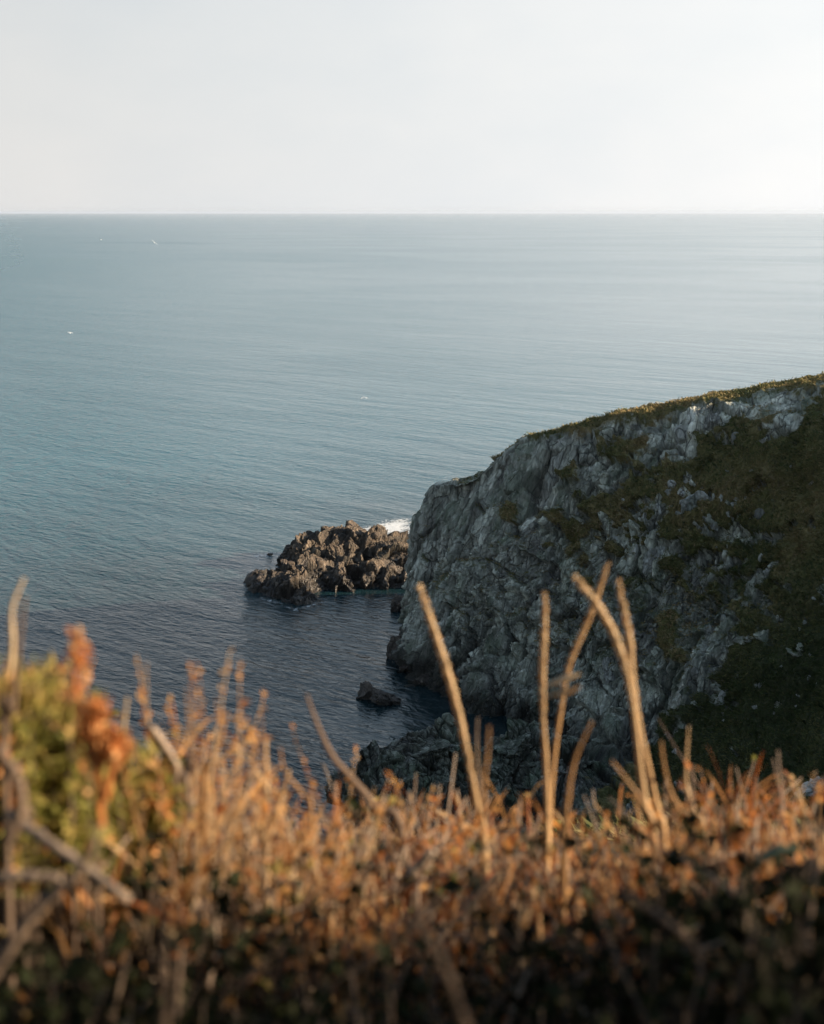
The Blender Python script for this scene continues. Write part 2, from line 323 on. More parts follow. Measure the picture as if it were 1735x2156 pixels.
# ------------------------------------------------------------------ the headland and the bowl behind the cove
# columns run from behind the tip, along the face, round the bowl to our own hillside; rows from under water up to the crest and over it
def column(w, rows, crest, flat, back):
    """w: waterline (px, py); rows: (px, py, Y) going up; crest (px, py, Y); flat: (px, py, Y) edge where the top turns down"""
    W0 = atz(w[0], w[1], 0.0)
    pts = [W0+np.array((-.4, -.5, -2.5)), W0] + [at(*r) for r in rows] + [at(*flat), at(*crest)]
    c = pts[-1]
    return pts + [np.array(b, float)+(c if len(b) == 3 and rel else 0) for b, rel in back]
REL = lambda *b: [(x, True) for x in b]
ABS = lambda *b: [(x, False) for x in b]
cols = [
 column((852, 1368), [(857, 1275, 145), (866, 1172, 146), (886, 1080, 146.6)], (925, 1022, 147.2), (905, 1040, 146.9), REL((1.5, 3, -1.2), (3, 6.5, -8), (4, 8.5, -20))),
 column((912, 1440), [(925, 1330, 134.5), (944, 1215, 137.5), (975, 1105, 140)], (1010, 994, 144), (1004, 1012, 143), REL((1.5, 4, -1.2), (4, 9, -8), (5, 12, -23))),
 column((1000, 1494), [(1030, 1370, 128), (1060, 1240, 131), (1075, 1095, 134.5)], (1100, 928, 143), (1095, 950, 140.5), REL((2, 5, -1.5), (5, 12, -9), (6, 15, -26))),
 column((1095, 1536), [(1145, 1395, 122.5), (1180, 1250, 125.5), (1195, 1090, 129)], (1200, 904, 143), (1200, 935, 136), REL((3, 6, -1.6), (6, 15, -9), (8, 19, -28))),
 column((1180, 1570), [(1250, 1425, 118), (1300, 1265, 121), (1320, 1080, 125.5)], (1320, 870, 142.5), (1320, 908, 134), REL((4, 7, -1.8), (8, 18, -9), (10, 24, -30))),
 column((1255, 1606), [(1360, 1460, 113.5), (1420, 1275, 116.5), (1450, 1070, 122)], (1470, 842, 141), (1465, 888, 131), REL((6, 8, -1.5), (13, 20, -8), (17, 28, -31))),
 column((1310, 1646), [(1460, 1510, 108), (1545, 1300, 111), (1585, 1060, 118.5)], (1600, 824, 139), (1595, 870, 128.5), REL((8, 10, -.5), (20, 20, -6), (28, 32, -32))),
 column((1335, 1690), [(1555, 1570, 101), (1690, 1340, 104.5), (1725, 1070, 113)], (1735, 797, 137), (1730, 850, 125.5), REL((12, 9, 0.4), (32, 17, 2.0), (50, 26, -18))),
 column((1340, 1745), [(1620, 1650, 93), (1820, 1410, 96), (1890, 1090, 104)], (1900, 768, 132), (1895, 835, 120), REL((20, 7, 3.0), (50, 12, 8.0), (84, 18, -14))),
 column((1335, 1805), [(1640, 1740, 84), (1950, 1520, 82), (2130, 1160, 89)], (2200, 725, 119), (2180, 800, 108), ABS((76, 116, 43), (106, 118, 48), (150, 122, 26))),
 column((1290, 1860), [(1600, 1815, 73), (2030, 1670, 64), (2450, 1270, 66)], (2900, 655, 88), (2850, 745, 80), ABS((82, 86, 46), (112, 88, 52), (160, 92, 40))),
]
first = [p + np.array((1.6, 4.0, -.3)) for p in cols[0]]; first0 = [p + np.array((6.0, 7.5, -1.6)) for p in cols[0]]
net = np.array([first0, first] + cols)
NU, NV = 1000, 620
tu = np.interp(np.linspace(0, 1, NU), [0, .05, .12, .80, .93, 1], [0, 1, 2, 8.2, 9.6, 12])
tv = np.interp(np.linspace(0, 1, NV), [0, .03, .90, 1], [0, .9, 6.0, 9])
G = resample(net, NU, NV, tu, tv)
N = -normals(G)
if N[NU//2, NV//2, 1] > 0: N = -N
px, py = proj(G)
# broad lumps first, so that buttresses and gullies read
lump = fbm(G*np.array((.075, .075, .05)), 3, 3)
onface = sstep(1.6, 2.6, tu)[:, None]*(1-sstep(4.4, 5.5, tv))[None, :]
G1 = G + N*(lump*1.5*onface)[..., None]
# turf: where the photograph shows grass on the slopes and along the top
ed = np.interp(px, [900, 1000, 1060, 1100, 1200, 1320, 1480, 1600, 1735, 2200], [950, 950, 935, 932, 928, 898, 870, 850, 836, 800])
wob = fbm(G*np.array((.22, .22, .3)), 4, 41)
top = np.clip((ed-10-py+wob*14)/20, -1, 1)
top = np.where((tv[None, :] > 5.9) & (px > 1055+wob*40), 1, top)
slope = [(1290, 985), (1350, 945), (1450, 925), (1560, 905), (1660, 880), (1760, 850), (2600, 800), (2600, 1900), (1280, 1900), (1400, 1590), (1470, 1480), (1560, 1390), (1570, 1300), (1470, 1225), (1330, 1215), (1240, 1190), (1130, 1130), (1090, 1085), (1180, 1060), (1240, 1030)]
sdp = poly_sd(px, py, slope)
wob2 = fbm(G*np.array((.33, .33, .5)), 4, 57)
steep = fbm(G*np.array((.5, .5, .9)), 3, 77)
crag = np.exp(-(((px-1420)/190)**2+((py-1150)/130)**2)) + .8*np.exp(-(((px-1480)/150)**2+((py-1380)/110)**2)) + .5*np.exp(-(((px-1250)/110)**2+((py-1120)/80)**2)) + .5*np.exp(-(((px-1640)/90)**2+((py-1230)/120)**2))
inn = np.clip((sdp + wob2*75 - 8)/55, -1, 1) - 1.9*sstep(.50, .85, crag*.75 + steep*.8) - .5*crag*sstep(.1, .5, wob2)
extra = [poly_sd(px, py, q_)/18 for q_ in ([(1090, 1150), (1140, 1110), (1180, 1150), (1120, 1165)], [(1150, 985), (1200, 960), (1210, 1000), (1170, 1010)], [(1370, 1290), (1410, 1270), (1470, 1400), (1400, 1420)])]
turf = np.maximum(np.maximum(top, inn), np.maximum.reduce(extra)+wob2*.8-.2)
turf = np.clip(.5+.5*turf, 0, 1)
# fractured rock
Rm = rotm(12, -16, 10)
P3 = (G1 @ Rm.T)
warp = np.stack([fbm(P3*.35+9, 2, 5), fbm(P3*.35+31, 2, 6), fbm(P3*.35+57, 2, 7)], -1)*.22
pw = P3 + warp
l1, g1, v1 = blocks(pw/np.array((3.4, 3.0, 6.5)), 100, 1.9)
l2, g2, v2 = blocks(pw/np.array((1.25, 1.3, 2.9)), 200, 2.2)
l3, g3, v3 = blocks(pw/np.array((.5, .55, 1.15)), 300, 2.4)
l4, g4, v4 = blocks(P3/np.array((.24, .26, .5)), 350, 2.6)
rub = fbm(P3*np.array((1.6, 1.6, .8)), 4, 400)
rid = 1-np.abs(fbm(pw*np.array((.55, .55, .16)), 4, 410))*1.6
# the upper left of the face is smooth slabs, the lower face broken
slab = sstep(60, -60, py-np.interp(px, [860, 1000, 1100, 1300], [1110, 1140, 1110, 950]))
rough3 = 1-.72*slab
def saw(direction, spacing, seed, wob=.25):
    d_ = np.array(direction, float); d_ /= np.linalg.norm(d_)
    s_ = (G1 @ d_)/spacing + wob*fbm(G1*.25, 3, seed); i_ = np.floor(s_); f_ = s_-i_
    hgt = .35+.65*H(i_.astype(np.int64), (i_*0).astype(np.int64), (i_*0).astype(np.int64), seed)     # every bed stands out by its own amount
    return np.where(f_ < .12, f_/.12, 1-(f_-.12)/.88)*hgt-.4
beds = saw((.40, -.80, -.42), 2.6, 431, .2)*1.15*(.4+.6*sstep(-.2, .4, fbm(G1*.16, 2, 441))) + saw((.38, -.86, -.16), .85, 432, .2)*.55*rough3 + saw((.40, -.84, -.10), .33, 434, .3)*.16*rough3
bedtone = H(np.floor((G1 @ (np.array((.38, -.86, -.16))/np.linalg.norm((.38, -.86, -.16))))/.85 + .2*fbm(G1*.25, 3, 432)).astype(np.int64), (G1[..., 0]*0).astype(np.int64), (G1[..., 0]*0).astype(np.int64), 77)
ledges = saw((.25, -.25, .93), 3.0, 433, .5)*1.0*sstep(-.1, .35, fbm(G1*.12, 2, 442))
dr = l1*1.2 + beds + ledges + l2*.5*rough3 + l3*.26*rough3 + l4*.13*rough3 + rub*.05
dr -= .45*np.exp(-(g1/.03)**2) + .16*np.exp(-(g2/.045)**2)*rough3
dg = .62 + fbm(G*np.array((.5, .5, .7)), 4, 500)*.45 + fbm(G*1.7, 3, 510)*.14
rk = 1-sstep(.42, .6, turf)
vfade = sstep(0, .5, tv)[None, :]*(1-sstep(6.6, 7.2, tv))[None, :]
topcalm = 1-.45*sstep(5.3, 6, tv)[None, :]
D = (rk*dr*(1-.5*sstep(5.0, 5.9, tv))[None, :]*(.6+.4*sstep(2.0, 2.9, tu))[:, None] + (1-rk)*(dg-.38*sstep(5.0, 5.9, tv)[None, :])*topcalm + .12*fbm(G*.9, 3, 520)*topcalm)*vfade
G2 = G1 + N*D[..., None]
gully_shade = sstep(-60, 160, py-np.interp(px, [1200, 1450, 1600, 1735], [1480, 1400, 1290, 1200]))  # where the gully's shade is put into the dark olive grass colour
joint = rk*np.clip(np.exp(-(g1/.05)**2)*.9 + np.exp(-(g2/.06)**2)*.6*rough3, 0, 1)
N2 = normals(G2); N2 = np.where((N2*N).sum(-1, keepdims=True) < 0, -N2, N2)
up_ = N2[..., 2]; up_ = (up_ + np.roll(up_, 1, 0) + np.roll(up_, -1, 0) + np.roll(up_, 1, 1) + np.roll(up_, -1, 1))/5
moss = rk*sstep(.50, .80, up_ + .22*wob2 + .12*sstep(1000, 1300, px) - .25*slab)*sstep(3.5, 8, G2[..., 2])      # grass and moss hold on wherever the rock forms a shelf
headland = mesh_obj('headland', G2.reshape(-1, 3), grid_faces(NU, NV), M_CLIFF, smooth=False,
                    attrs={'turf': turf, 'gully_shade': gully_shade, 'moss': moss*.85, 'joint': joint, 'cell': np.clip(.5+(v1-.5)*.4+(v2-.5)*.5+(v3-.5)*.3+(bedtone-.5)*.35, 0, 1)})
setting(headland, 'grey rock headland with a grassy slope falling to the cove')

# stones standing out of the turf: each one a piece of the headland
def ico(sub):
    import bmesh
    bm = bmesh.new(); bmesh.ops.create_icosphere(bm, subdivisions=sub, radius=1.0)
    v = np.array([x.co for x in bm.verts]); f = np.array([[x.index for x in p.verts] for p in bm.faces]); bm.free(); return v, f
ICO3, ICO5 = ico(3), ico(5)
def stone_shape(seed, big=False, cuts=11, squash=(1, 1, 1)):
    rng = np.random.RandomState(seed); v, f = ICO5 if big else ICO3; v = v.copy()*1.25
    for k in range(cuts):
        nn = rng.normal(size=3); nn /= np.linalg.norm(nn); d = rng.uniform(.5, .9)
        v -= np.maximum(v @ nn - d, 0)[:, None]*nn
    jo = np.zeros(len(v)); ce = np.full(len(v), .5)
    if big:
        u = v/np.linalg.norm(v, axis=1, keepdims=True)
        l_, g_, c_ = blocks((v @ rotm(20, 30, 10).T)/np.array((.32, .5, .6))+seed, 900+seed, 2.2)
        l2_, g2_, c2_ = blocks((v @ rotm(20, 30, 10).T)/np.array((.13, .2, .24))+seed, 950+seed, 2.2)
        v = v + u*(l_*.17+l2_*.06-.07*np.exp(-(g_/.05)**2) + .03*fbm(v*5, 3, seed))[:, None]
        jo = np.exp(-(g_/.05)**2)*.8; ce = np.clip(.3+.4*c_+.3*(c2_-.5), 0, 1)
    else:
        v = v + .05*np.stack([vnoise(v*2.5+seed+k*9, k) for k in range(3)], -1)
        ce[:] = rng.uniform(.3, .9)
    return v*np.array(squash), f, jo, ce
STONES = {}
def stone_mesh(k, big, mat):
    key = (k, big, mat.name)
    if key not in STONES:
        v, f, jo, ce = stone_shape(k*7+(500 if big else 0), big)
        o = mesh_obj('stone', v, f, mat, attrs={'joint': jo, 'cell': ce}); STONES[key] = o.data; bpy.data.objects.remove(o)
    return STONES[key]
def put_stone(me, name, loc, size, rot, parent=None):
    o = bpy.data.objects.new(name, me); COL.objects.link(o); o.location = loc; o.scale = size; o.rotation_euler = rot
    if parent: o.parent = parent
    return o
ppx, ppy = proj(G2); vis = (np.abs(tv[None, :]-3.6) < 2.45) & (tu[:, None] > 2.1) & (tu[:, None] < 12)
LIN = np.flatnonzero(vis.ravel()); SX, SY = ppx.ravel()[LIN], ppy.ravel()[LIN]; SP3 = G2.reshape(-1, 3)[LIN]; SN = N.reshape(-1, 3)[LIN]
def on_face(x, y):
    k = np.argmin((SX-x)**2+(SY-y)**2); return SP3[k], SN[k]
zl = [(320,440,150,150),(655,490,110,120),(880,400,200,170),(1150,330,180,120),(1060,520,100,80),(1265,545,90,70),(1380,470,60,120),(490,770,40,35),(580,870,90,60),(560,930,80,60),(700,855,70,60),(740,1010,260,160),(950,975,50,50),(1080,980,80,40),(1050,1020,60,40),(1030,1110,90,80),(850,1150,220,110),(640,1095,100,60),(1235,1095,110,80),(1640,865,60,70),(1290,1260,240,110),(1190,1345,60,60),(1260,1430,70,80),(1290,1550,100,70),(480,1280,110,110),(460,1430,260,220),(300,1380,60,110),(215,850,50,60),(180,950,60,50),(380,1110,60,60),(490,1060,40,90),(780,575,40,40),(1420,600,40,30),(1190,770,40,30),(1350,990,40,30),(930,1350,30,30),(1110,1340,40,50),(1160,1670,50,80),(1480,1770,20,20),(780,1600,100,130),(1480,740,30,25),(650,930,60,50),(800,930,60,40),(900,960,40,40)]
zr = [(540,120,240,230),(930,130,140,140),(1030,20,60,40),(680,240,20,25),(1485,255,20,25),(1640,280,30,40),(1295,500,50,50),(1440,360,40,25),(1550,555,60,25),(1630,440,40,35),(1390,690,60,45),(1010,580,90,110),(790,490,60,180),(840,410,50,80),(700,950,60,50),(1210,720,20,20),(1320,465,25,20),(230,400,120,250),(120,700,120,80)]
spots = [((1450+a*.3239)/1.1597, (900+b*.3239)/1.1597, c*.2793, d*.2793) for a, b, c, d in zl] + [((1400+a*.3527)/1.1597, (1500+b*.3527)/1.1597, c*.3042, d*.3042) for a, b, c, d in zr]
rng = random.Random(5)
for k in range(60):                      # small blocks scattered where turf and rock meet
    x, y = rng.uniform(1080, 1720), rng.uniform(960, 1520)
    if poly_sd(np.array([x]), np.array([y]), slope)[0] > -15: spots.append((x, y, rng.uniform(8, 17), rng.uniform(7, 14)))
for k, (x, y, w, h) in enumerate(spots):
    p, nn = on_face(x, y); m_ = p[1]*SC*1.03
    sx, sz = w*m_*.5, h*m_*.5*1.1; big = max(w, h) > 34
    sy = .5*(sx+sz)*.75
    me = stone_mesh(k % (4 if big else 7), big, M_STONE)
    st = put_stone(me, 'stone', p - nn*sy*.45, (sx, sy, sz), (rng.uniform(-.25, .25), rng.uniform(-.5, .5), math.atan2(nn[1], nn[0])+math.pi/2+rng.uniform(-.4, .4)), headland)

# grass on the slopes: a mass of blades nobody could count
def leaf_mat(name, stops, trans=0.35, rough=0.7, attr='tint', spec=0.25):
    m, n, l, B = new_mat(name)
    a = n.new('ShaderNodeAttribute'); a.attribute_name = attr
    c = ramp(n, l, a.outputs['Fac'], stops)
    g = n.new('ShaderNodeNewGeometry')
    c = mixc(n, l, maprange(n, l, noise_node(n, l, g.outputs['Position'], 90 if trans else 3, 3), .3, .7, 0, .35), c, mixc(n, l, .6, c, (.03, .02, .01)))
    l.new(c, B.inputs['Base Color']); B.inputs['Roughness'].default_value = rough; B.inputs['Specular IOR Level'].default_value = spec
    if trans:
        t = n.new('ShaderNodeBsdfTranslucent'); l.new(c, t.inputs['Color'])
        x = n.new('ShaderNodeMixShader'); x.inputs[0].default_value = trans
        l.new(B.outputs[0], x.inputs[1]); l.new(t.outputs[0], x.inputs[2]); l.new(x.outputs[0], n['Material Output'].inputs['Surface'])
    return m
M_TURF = leaf_mat('turf_blades', [(0, (.026, .042, .013)), (.18, (.075, .10, .03)), (.35, (.175, .165, .06)), (.65, (.30, .23, .105)), (1, (.38, .26, .13))], 0.0, .85)
def tufts(G_, N_, w_, count, seed, size=(.22, .5), blades=5):
    rs = np.random.RandomState(seed)
    a = np.linalg.norm(np.cross(np.gradient(G_, axis=0), np.gradient(G_, axis=1)), axis=-1)*w_
    pr = a.ravel()/a.sum(); idx = rs.choice(len(pr), count, p=pr)
    P = G_.reshape(-1, 3)[idx] + rs.normal(size=(count, 3))*.06; Nn = N_.reshape(-1, 3)[idx]
    tint = np.clip(.45+.30*fbm(P*.18, 3, 600)+.16*rs.normal(size=count), 0, 1)
    lean = fbm(P*.4, 2, 610)[:, None]*np.array((1, .3, 0)) + np.array((-.25, -.15, -.35))
    V = []; T = []
    for b in range(blades):
        L = rs.uniform(size[0], size[1], count)[:, None]
        d = Nn*.75 + np.array((0, 0, .55)) + lean*.7 + rs.normal(size=(count, 3))*.38; d /= np.linalg.norm(d, axis=1, keepdims=True)
        s_ = np.cross(d, rs.normal(size=(count, 3))); s_ /= np.linalg.norm(s_, axis=1, keepdims=True)
        wd = L*.16; o_ = P - Nn*.05 + rs.normal(size=(count, 3))*.09
        V.append(np.stack([o_-s_*wd, o_+s_*wd, o_+d*L+np.array((0, 0, -.25))*L], 1)); T.append(np.repeat(np.clip(tint+rs.normal(size=count)*.06, 0, 1), 3))
    V = np.concatenate(V).reshape(-1, 3); return V, np.arange(len(V)).reshape(-1, 3), np.concatenate(T)
wg = np.maximum(sstep(.5, .75, turf), .45*sstep(.55, .9, moss))*(tv[None, :] > 1.3)*(tv[None, :] < 6.4)*(tu[:, None] > 2.0)*(ppx < 1800)*(ppx > 860)
v, f, t = tufts(G2, N, wg, 52000, 9, (.15, .36))
vx_, vy_ = proj(v.reshape(-1, 3)); t = t*(1-.55*sstep(-60, 160, vy_-np.interp(vx_, [1200, 1450, 1600, 1735], [1480, 1400, 1290, 1200])))  # blades darkened by the same painted gully shade
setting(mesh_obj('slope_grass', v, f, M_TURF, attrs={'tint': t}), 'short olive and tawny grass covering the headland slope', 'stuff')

# ------------------------------------------------------------------ the sunlit islet
outl = [(525, 1212), (531, 1238), (568, 1262), (620, 1273), (668, 1262), (702, 1246), (760, 1242), (830, 1242), (905, 1240), (930, 1170), (868, 1160), (760, 1158), (690, 1160), (640, 1164), (592, 1178), (574, 1190), (596, 1203), (548, 1204)]
OP = np.array([atz(a, b)[:2] for a, b in outl])
lo, hi = OP.min(0)-2.5, OP.max(0)+2.5
nx, ny = 400, 380
gx, gy = np.meshgrid(np.linspace(lo[0], hi[0], nx), np.linspace(lo[1], hi[1], ny), indexing='ij')
wo = np.stack([gx, gy, gx*0], -1)
sdm = poly_sd(gx, gy, OP) + fbm(wo*.35, 4, 700)*.9
hp = np.full(gx.shape, 1.5)
for (a, b, Y, hh, rr) in ((705, 1112, 182, 1.9, 4.5), (640, 1135, 180, 1.0, 3.6), (760, 1130, 181, .9, 3.5), (800, 1135, 180, .8, 4), (640, 1195, 168, 1.3, 3.2), (700, 1180, 171, 1.1, 3.2), (740, 1150, 175, -1.6, 2.4), (850, 1150, 178, 1.2, 5), (560, 1200, 173, -.8, 3.5), (610, 1180, 173, -1.3, 2.2)):
    c_ = at(a, b, Y); hp += hh*np.exp(-((gx-c_[0])**2+(gy-c_[1])**2)/rr**2)
zz = np.where(sdm > 0, hp*(1-np.exp(-np.maximum(sdm, 0)/1.5)), sdm*1.2)
GI = np.stack([gx, gy, np.maximum(zz, -1.6)], -1)
NI = normals(GI); NI = np.where(NI[..., 2:] < 0, -NI, NI)
pi = (GI @ rotm(-25, 40, 30).T); pi = pi + .35*np.stack([fbm(pi*.5+k*7, 2, 710+k) for k in range(3)], -1)
a1, b1_, c1 = blocks(pi/np.array((1.9, 3.2, 4.4)), 720, 2.2)
a2, b2_, c2 = blocks(pi/np.array((.75, 1.5, 1.9)), 730, 2.4)
a3, b3_, c3 = blocks(pi/np.array((.3, .55, .65)), 740, 2.4)
sI = (GI @ np.array((.62, -.45, .64)))/1.5 + .3*fbm(GI*.3, 3, 760); fI = sI-np.floor(sI)
bedI = np.where(fI < .15, fI/.15, 1-(fI-.15)/.85)*(.4+.6*H(np.floor(sI).astype(np.int64), np.floor(sI*0).astype(np.int64), np.floor(sI*0).astype(np.int64), 761))
di = a1*1.45 + (bedI-.4)*.95 + a2*.26 + a3*.10 + .12*fbm(pi*2.5, 3, 745) - .3*np.exp(-(b1_/.05)**2)
GI = GI + (NI*.75+np.array((.12, 0, .25)))*(di*sstep(-1.0, .8, zz+.3))[..., None]
ji = np.clip(np.exp(-(b1_/.06)**2)*.9+np.exp(-(b2_/.07)**2)*.5, 0, 1)
islet = mesh_obj('rocky_islet', GI.reshape(-1, 3), grid_faces(nx, ny), M_ISLET, attrs={'joint': ji, 'cell': np.clip(.5+(c1-.5)*.5+(c2-.5)*.6+(c3-.5)*.4, 0, 1)})
tag(islet, 'jagged brown rock islet in the sea, its right-hand facets sunlit', 'islet')
IX, IY = proj(GI); IX, IY, IP = IX.ravel(), IY.ravel(), GI.reshape(-1, 3)
front = IP[:, 2] > .1
for k, (x, y, w, h) in enumerate([(705,1116,26,16),(668,1124,20,14),(640,1132,18,12),(760,1126,20,14),(790,1128,18,13),(735,1122,16,11),(690,1140,24,16),(720,1150,22,15),(655,1165,26,18),(672,1190,20,24),(640,1195,24,22),(610,1190,22,16),(585,1195,18,12),(560,1205,20,13),(545,1215,18,13),(740,1175,26,20),(775,1165,24,16),(810,1150,26,16),(800,1185,30,20),(840,1160,22,14),(850,1185,20,16),(625,1225,26,22),(590,1230,24,18),(560,1240,22,15),(690,1215,22,18),(720,1205,22,16),(760,1205,26,18)]):
    kk = np.argmin((IX-x)**2+(IY-y)**2+np.where(front, 0, 1e6)); p = IP[kk]; m_ = p[1]*SC*1.03
    put_stone(stone_mesh(k % 7, False, M_ISLET), 'boulder', p-np.array((0, 0, h*m_*.12)), (w*m_*.5, (w+h)*m_*.24, h*m_*.55), (rng.uniform(-.4, .4), rng.uniform(-.6, .6), rng.uniform(0, 6)), islet)

# ------------------------------------------------------------------ skerries and boulders at the waterline
def skerry(name, x, y, w, h, seed, label, rot, squash=1.0):
    b = atz(x, y); m_ = b[1]*SC*1.03
    v, f, jo, ce = stone_shape(seed, True, 14)
    o = mesh_obj(name, v*np.array((w*m_*.5, w*m_*.42*squash, h*m_*.62)), f, M_SKERRY, attrs={'joint': jo, 'cell': ce})
    o.location = b + np.array((0, w*m_*.2, h*m_*.18)); o.rotation_euler = rot
    return tag(o, label, 'sea rock', 'dark rocks standing in the cove')
skerry('sea_rock', 776, 1474, 52, 44, 61, 'squat dark rock at the left of the pair in the cove', (0, .1, .3))
skerry('sea_rock', 818, 1484, 80, 29, 62, 'long low dark rock at the right of the pair in the cove', (0, .18, -.2))
skerry('sea_rock', 840, 1286, 54, 36, 63, 'lone dark rock in shade between the islet and the headland tip', (.1, -.1, .5))
skerry('sea_rock', 832, 1386, 46, 48, 64, 'upright dark boulder at the foot of the headland tip', (0, .1, .4))
skerry('sea_rock', 858, 1414, 54, 36, 65, 'rounded dark boulder just right of the upright one at the headland foot', (.1, 0, .9))
skerry('sea_rock', 898, 1442, 66, 34, 66, 'broad dark boulder at the foot of the cliff beside the leftmost tall stalk', (0, -.1, .1))
skerry('sea_rock', 566, 1170, 16, 5, 67, 'tiny dark rock awash off the left end of the islet', (0, 0, .1))

# white water behind the islet and round its edges
def foam_mat():
    m, n, l, B = new_mat('sea_foam')
    g = n.new('ShaderNodeNewGeometry'); a = n.new('ShaderNodeAttribute'); a.attribute_name = 'foam'
    t = noise_node(n, l, scaled(n, l, g.outputs['Position'], (1, .8, 1)), 1.1, 8, .72, 1.2)
    fa = maprange(n, l, math_(n, l, 'ADD', math_(n, l, 'MULTIPLY', t, .9), math_(n, l, 'MULTIPLY', a.outputs['Fac'], .46)), .53, .80)
    B.inputs['Base Color'].default_value = (.72, .75, .75, 1); B.inputs['Roughness'].default_value = .6
    l.new(fa, B.inputs['Alpha']); return m
M_FOAM = foam_mat()
def foam(poly, edge, label, seed):
    P = np.array([atz(a, b)[:2] for a, b in poly]); lo, hi = P.min(0)-1, P.max(0)+1
    a, b = np.meshgrid(np.linspace(lo[0], hi[0], 70), np.linspace(lo[1], hi[1], 70), indexing='ij')
    s_ = poly_sd(a, b, P); w = np.stack([a, b, a*0], -1)
    z = .03+.10*np.maximum(fbm(w*.8, 3, seed), 0)
    o = mesh_obj('sea_foam', np.stack([a, b, z], -1).reshape(-1, 3), grid_faces(70, 70), M_FOAM, smooth=True, attrs={'foam': np.clip(s_/edge, -1.2, .8)})
    return setting(o, label, 'stuff')
foam([(715, 1118), (775, 1102), (830, 1088), (890, 1088), (895, 1130), (760, 1130)], 5.0, 'white surf breaking behind the islet beside the headland', 1)
foam([(520, 1170), (575, 1158), (585, 1172), (560, 1186), (530, 1184)], 5.5, 'faint wash of foam off the left end of the islet', 2)
foam([(512, 1214), (528, 1206), (545, 1250), (620, 1280), (690, 1262), (690, 1272), (620, 1290), (540, 1262)], 2.2, 'thin line of foam along the near edge of the islet', 3)

# ------------------------------------------------------------------ the rock ledge on our side of the cove
sil = [(706, 1700), (722, 1640), (742, 1596), (772, 1573), (850, 1553), (905, 1546), (950, 1536), (978, 1592), (1012, 1582), (1046, 1546), (1086, 1526), (1132, 1552), (1185, 1580), (1260, 1596), (1340, 1630), (1420, 1680)]
lc = []
for k, (x, y) in enumerate(sil):
    Yt = np.interp(x, [700, 950, 1090, 1420], [97, 100, 103, 99]); c = at(x, y, Yt)
    lc.append([np.array((c[0]+.5, c[1]+5.5, -1.5)), np.array((c[0]+.3, c[1]+3.2, c[2]*.45)), np.array((c[0], c[1]+.9, c[2]-.25)), c, at(x-4, y+45, Yt-2.0), at(x-12, max(y+120, 1700), Yt-6), at(x-25, 1820, 88.5), at(x-40, 1960, 78)])
nu, nv = 520, 300
GL = resample(np.array(lc), nu, nv, None, np.interp(np.linspace(0, 1, nv), [0, .2, .85, 1], [0, 2.2, 5.4, 7]))
NL = normals(GL); NL = np.where((NL[..., 2:] < 0), -NL, NL)
pl = GL @ rotm(8, 26, -18).T; pl = pl + .3*np.stack([fbm(pl*.4+k*7, 2, 810+k) for k in range(3)], -1)
a1, b1_, c1 = blocks(pl/np.array((3.2, 4.6, 4.2)), 820, 2.0)
a2, b2_, c2 = blocks(pl/np.array((.55, 1.5, .8)), 830, 2.2)
a3, b3_, c3 = blocks(pl/np.array((.22, .5, .4)), 840, 2.2)
dl = a1*1.3+a2*.24+a3*.10-.4*np.exp(-(b1_/.04)**2)-.2*np.exp(-(b2_/.06)**2)
lx, ly = proj(GL)
tl = np.clip(.5+.5*np.clip((ly-np.interp(lx, [700, 1000, 1200, 1400], [1800, 1780, 1690, 1600])+60*fbm(GL*.4, 3, 850))/60, -1, 1), 0, 1)
GL = GL + NL*(dl*(1-.8*tl)+.3*tl*fbm(GL*.9, 3, 851))[..., None]
ledge = mesh_obj('rock_ledge', GL.reshape(-1, 3), grid_faces(nu, nv), M_LEDGE, attrs={'turf': tl*.9, 'joint': np.clip(np.exp(-(b1_/.05)**2)+.7*np.exp(-(b2_/.07)**2), 0, 1), 'cell': np.clip(.5+(c1-.5)*.6+(c2-.5)*.6+(c3-.5)*.3, 0, 1)})
tag(ledge, 'dark green tinged shelf of cracked rock on the near side of the cove', 'rock')
LX, LY = proj(GL); LX, LY, LP = LX.ravel(), LY.ravel(), GL.reshape(-1, 3)
for k, (x, y, w, h) in enumerate([(905,1570,90,44),(840,1600,60,40),(960,1570,50,40),(1080,1560,80,44),(1120,1600,70,36),(800,1590,46,34),(870,1630,60,36),(1040,1600,60,34),(1160,1620,60,34),(1010,1640,70,36),(930,1640,60,34),(1210,1610,50,26),(1090,1650,60,30)]):
    kk = np.argmin((LX-x)**2+(LY-y)**2+np.where(LP[:, 1] < 104, 0, 1e6)); p = LP[kk]; m_ = p[1]*SC*1.05
    put_stone(stone_mesh(k % 4, True, M_LEDGE), 'slab', p-np.array((0, 0, h*m_*.2)), (w*m_*.58, w*m_*.46, h*m_*.34), (rng.uniform(.0, .35), rng.uniform(-.35, .1), rng.uniform(-.5, .5)), ledge)

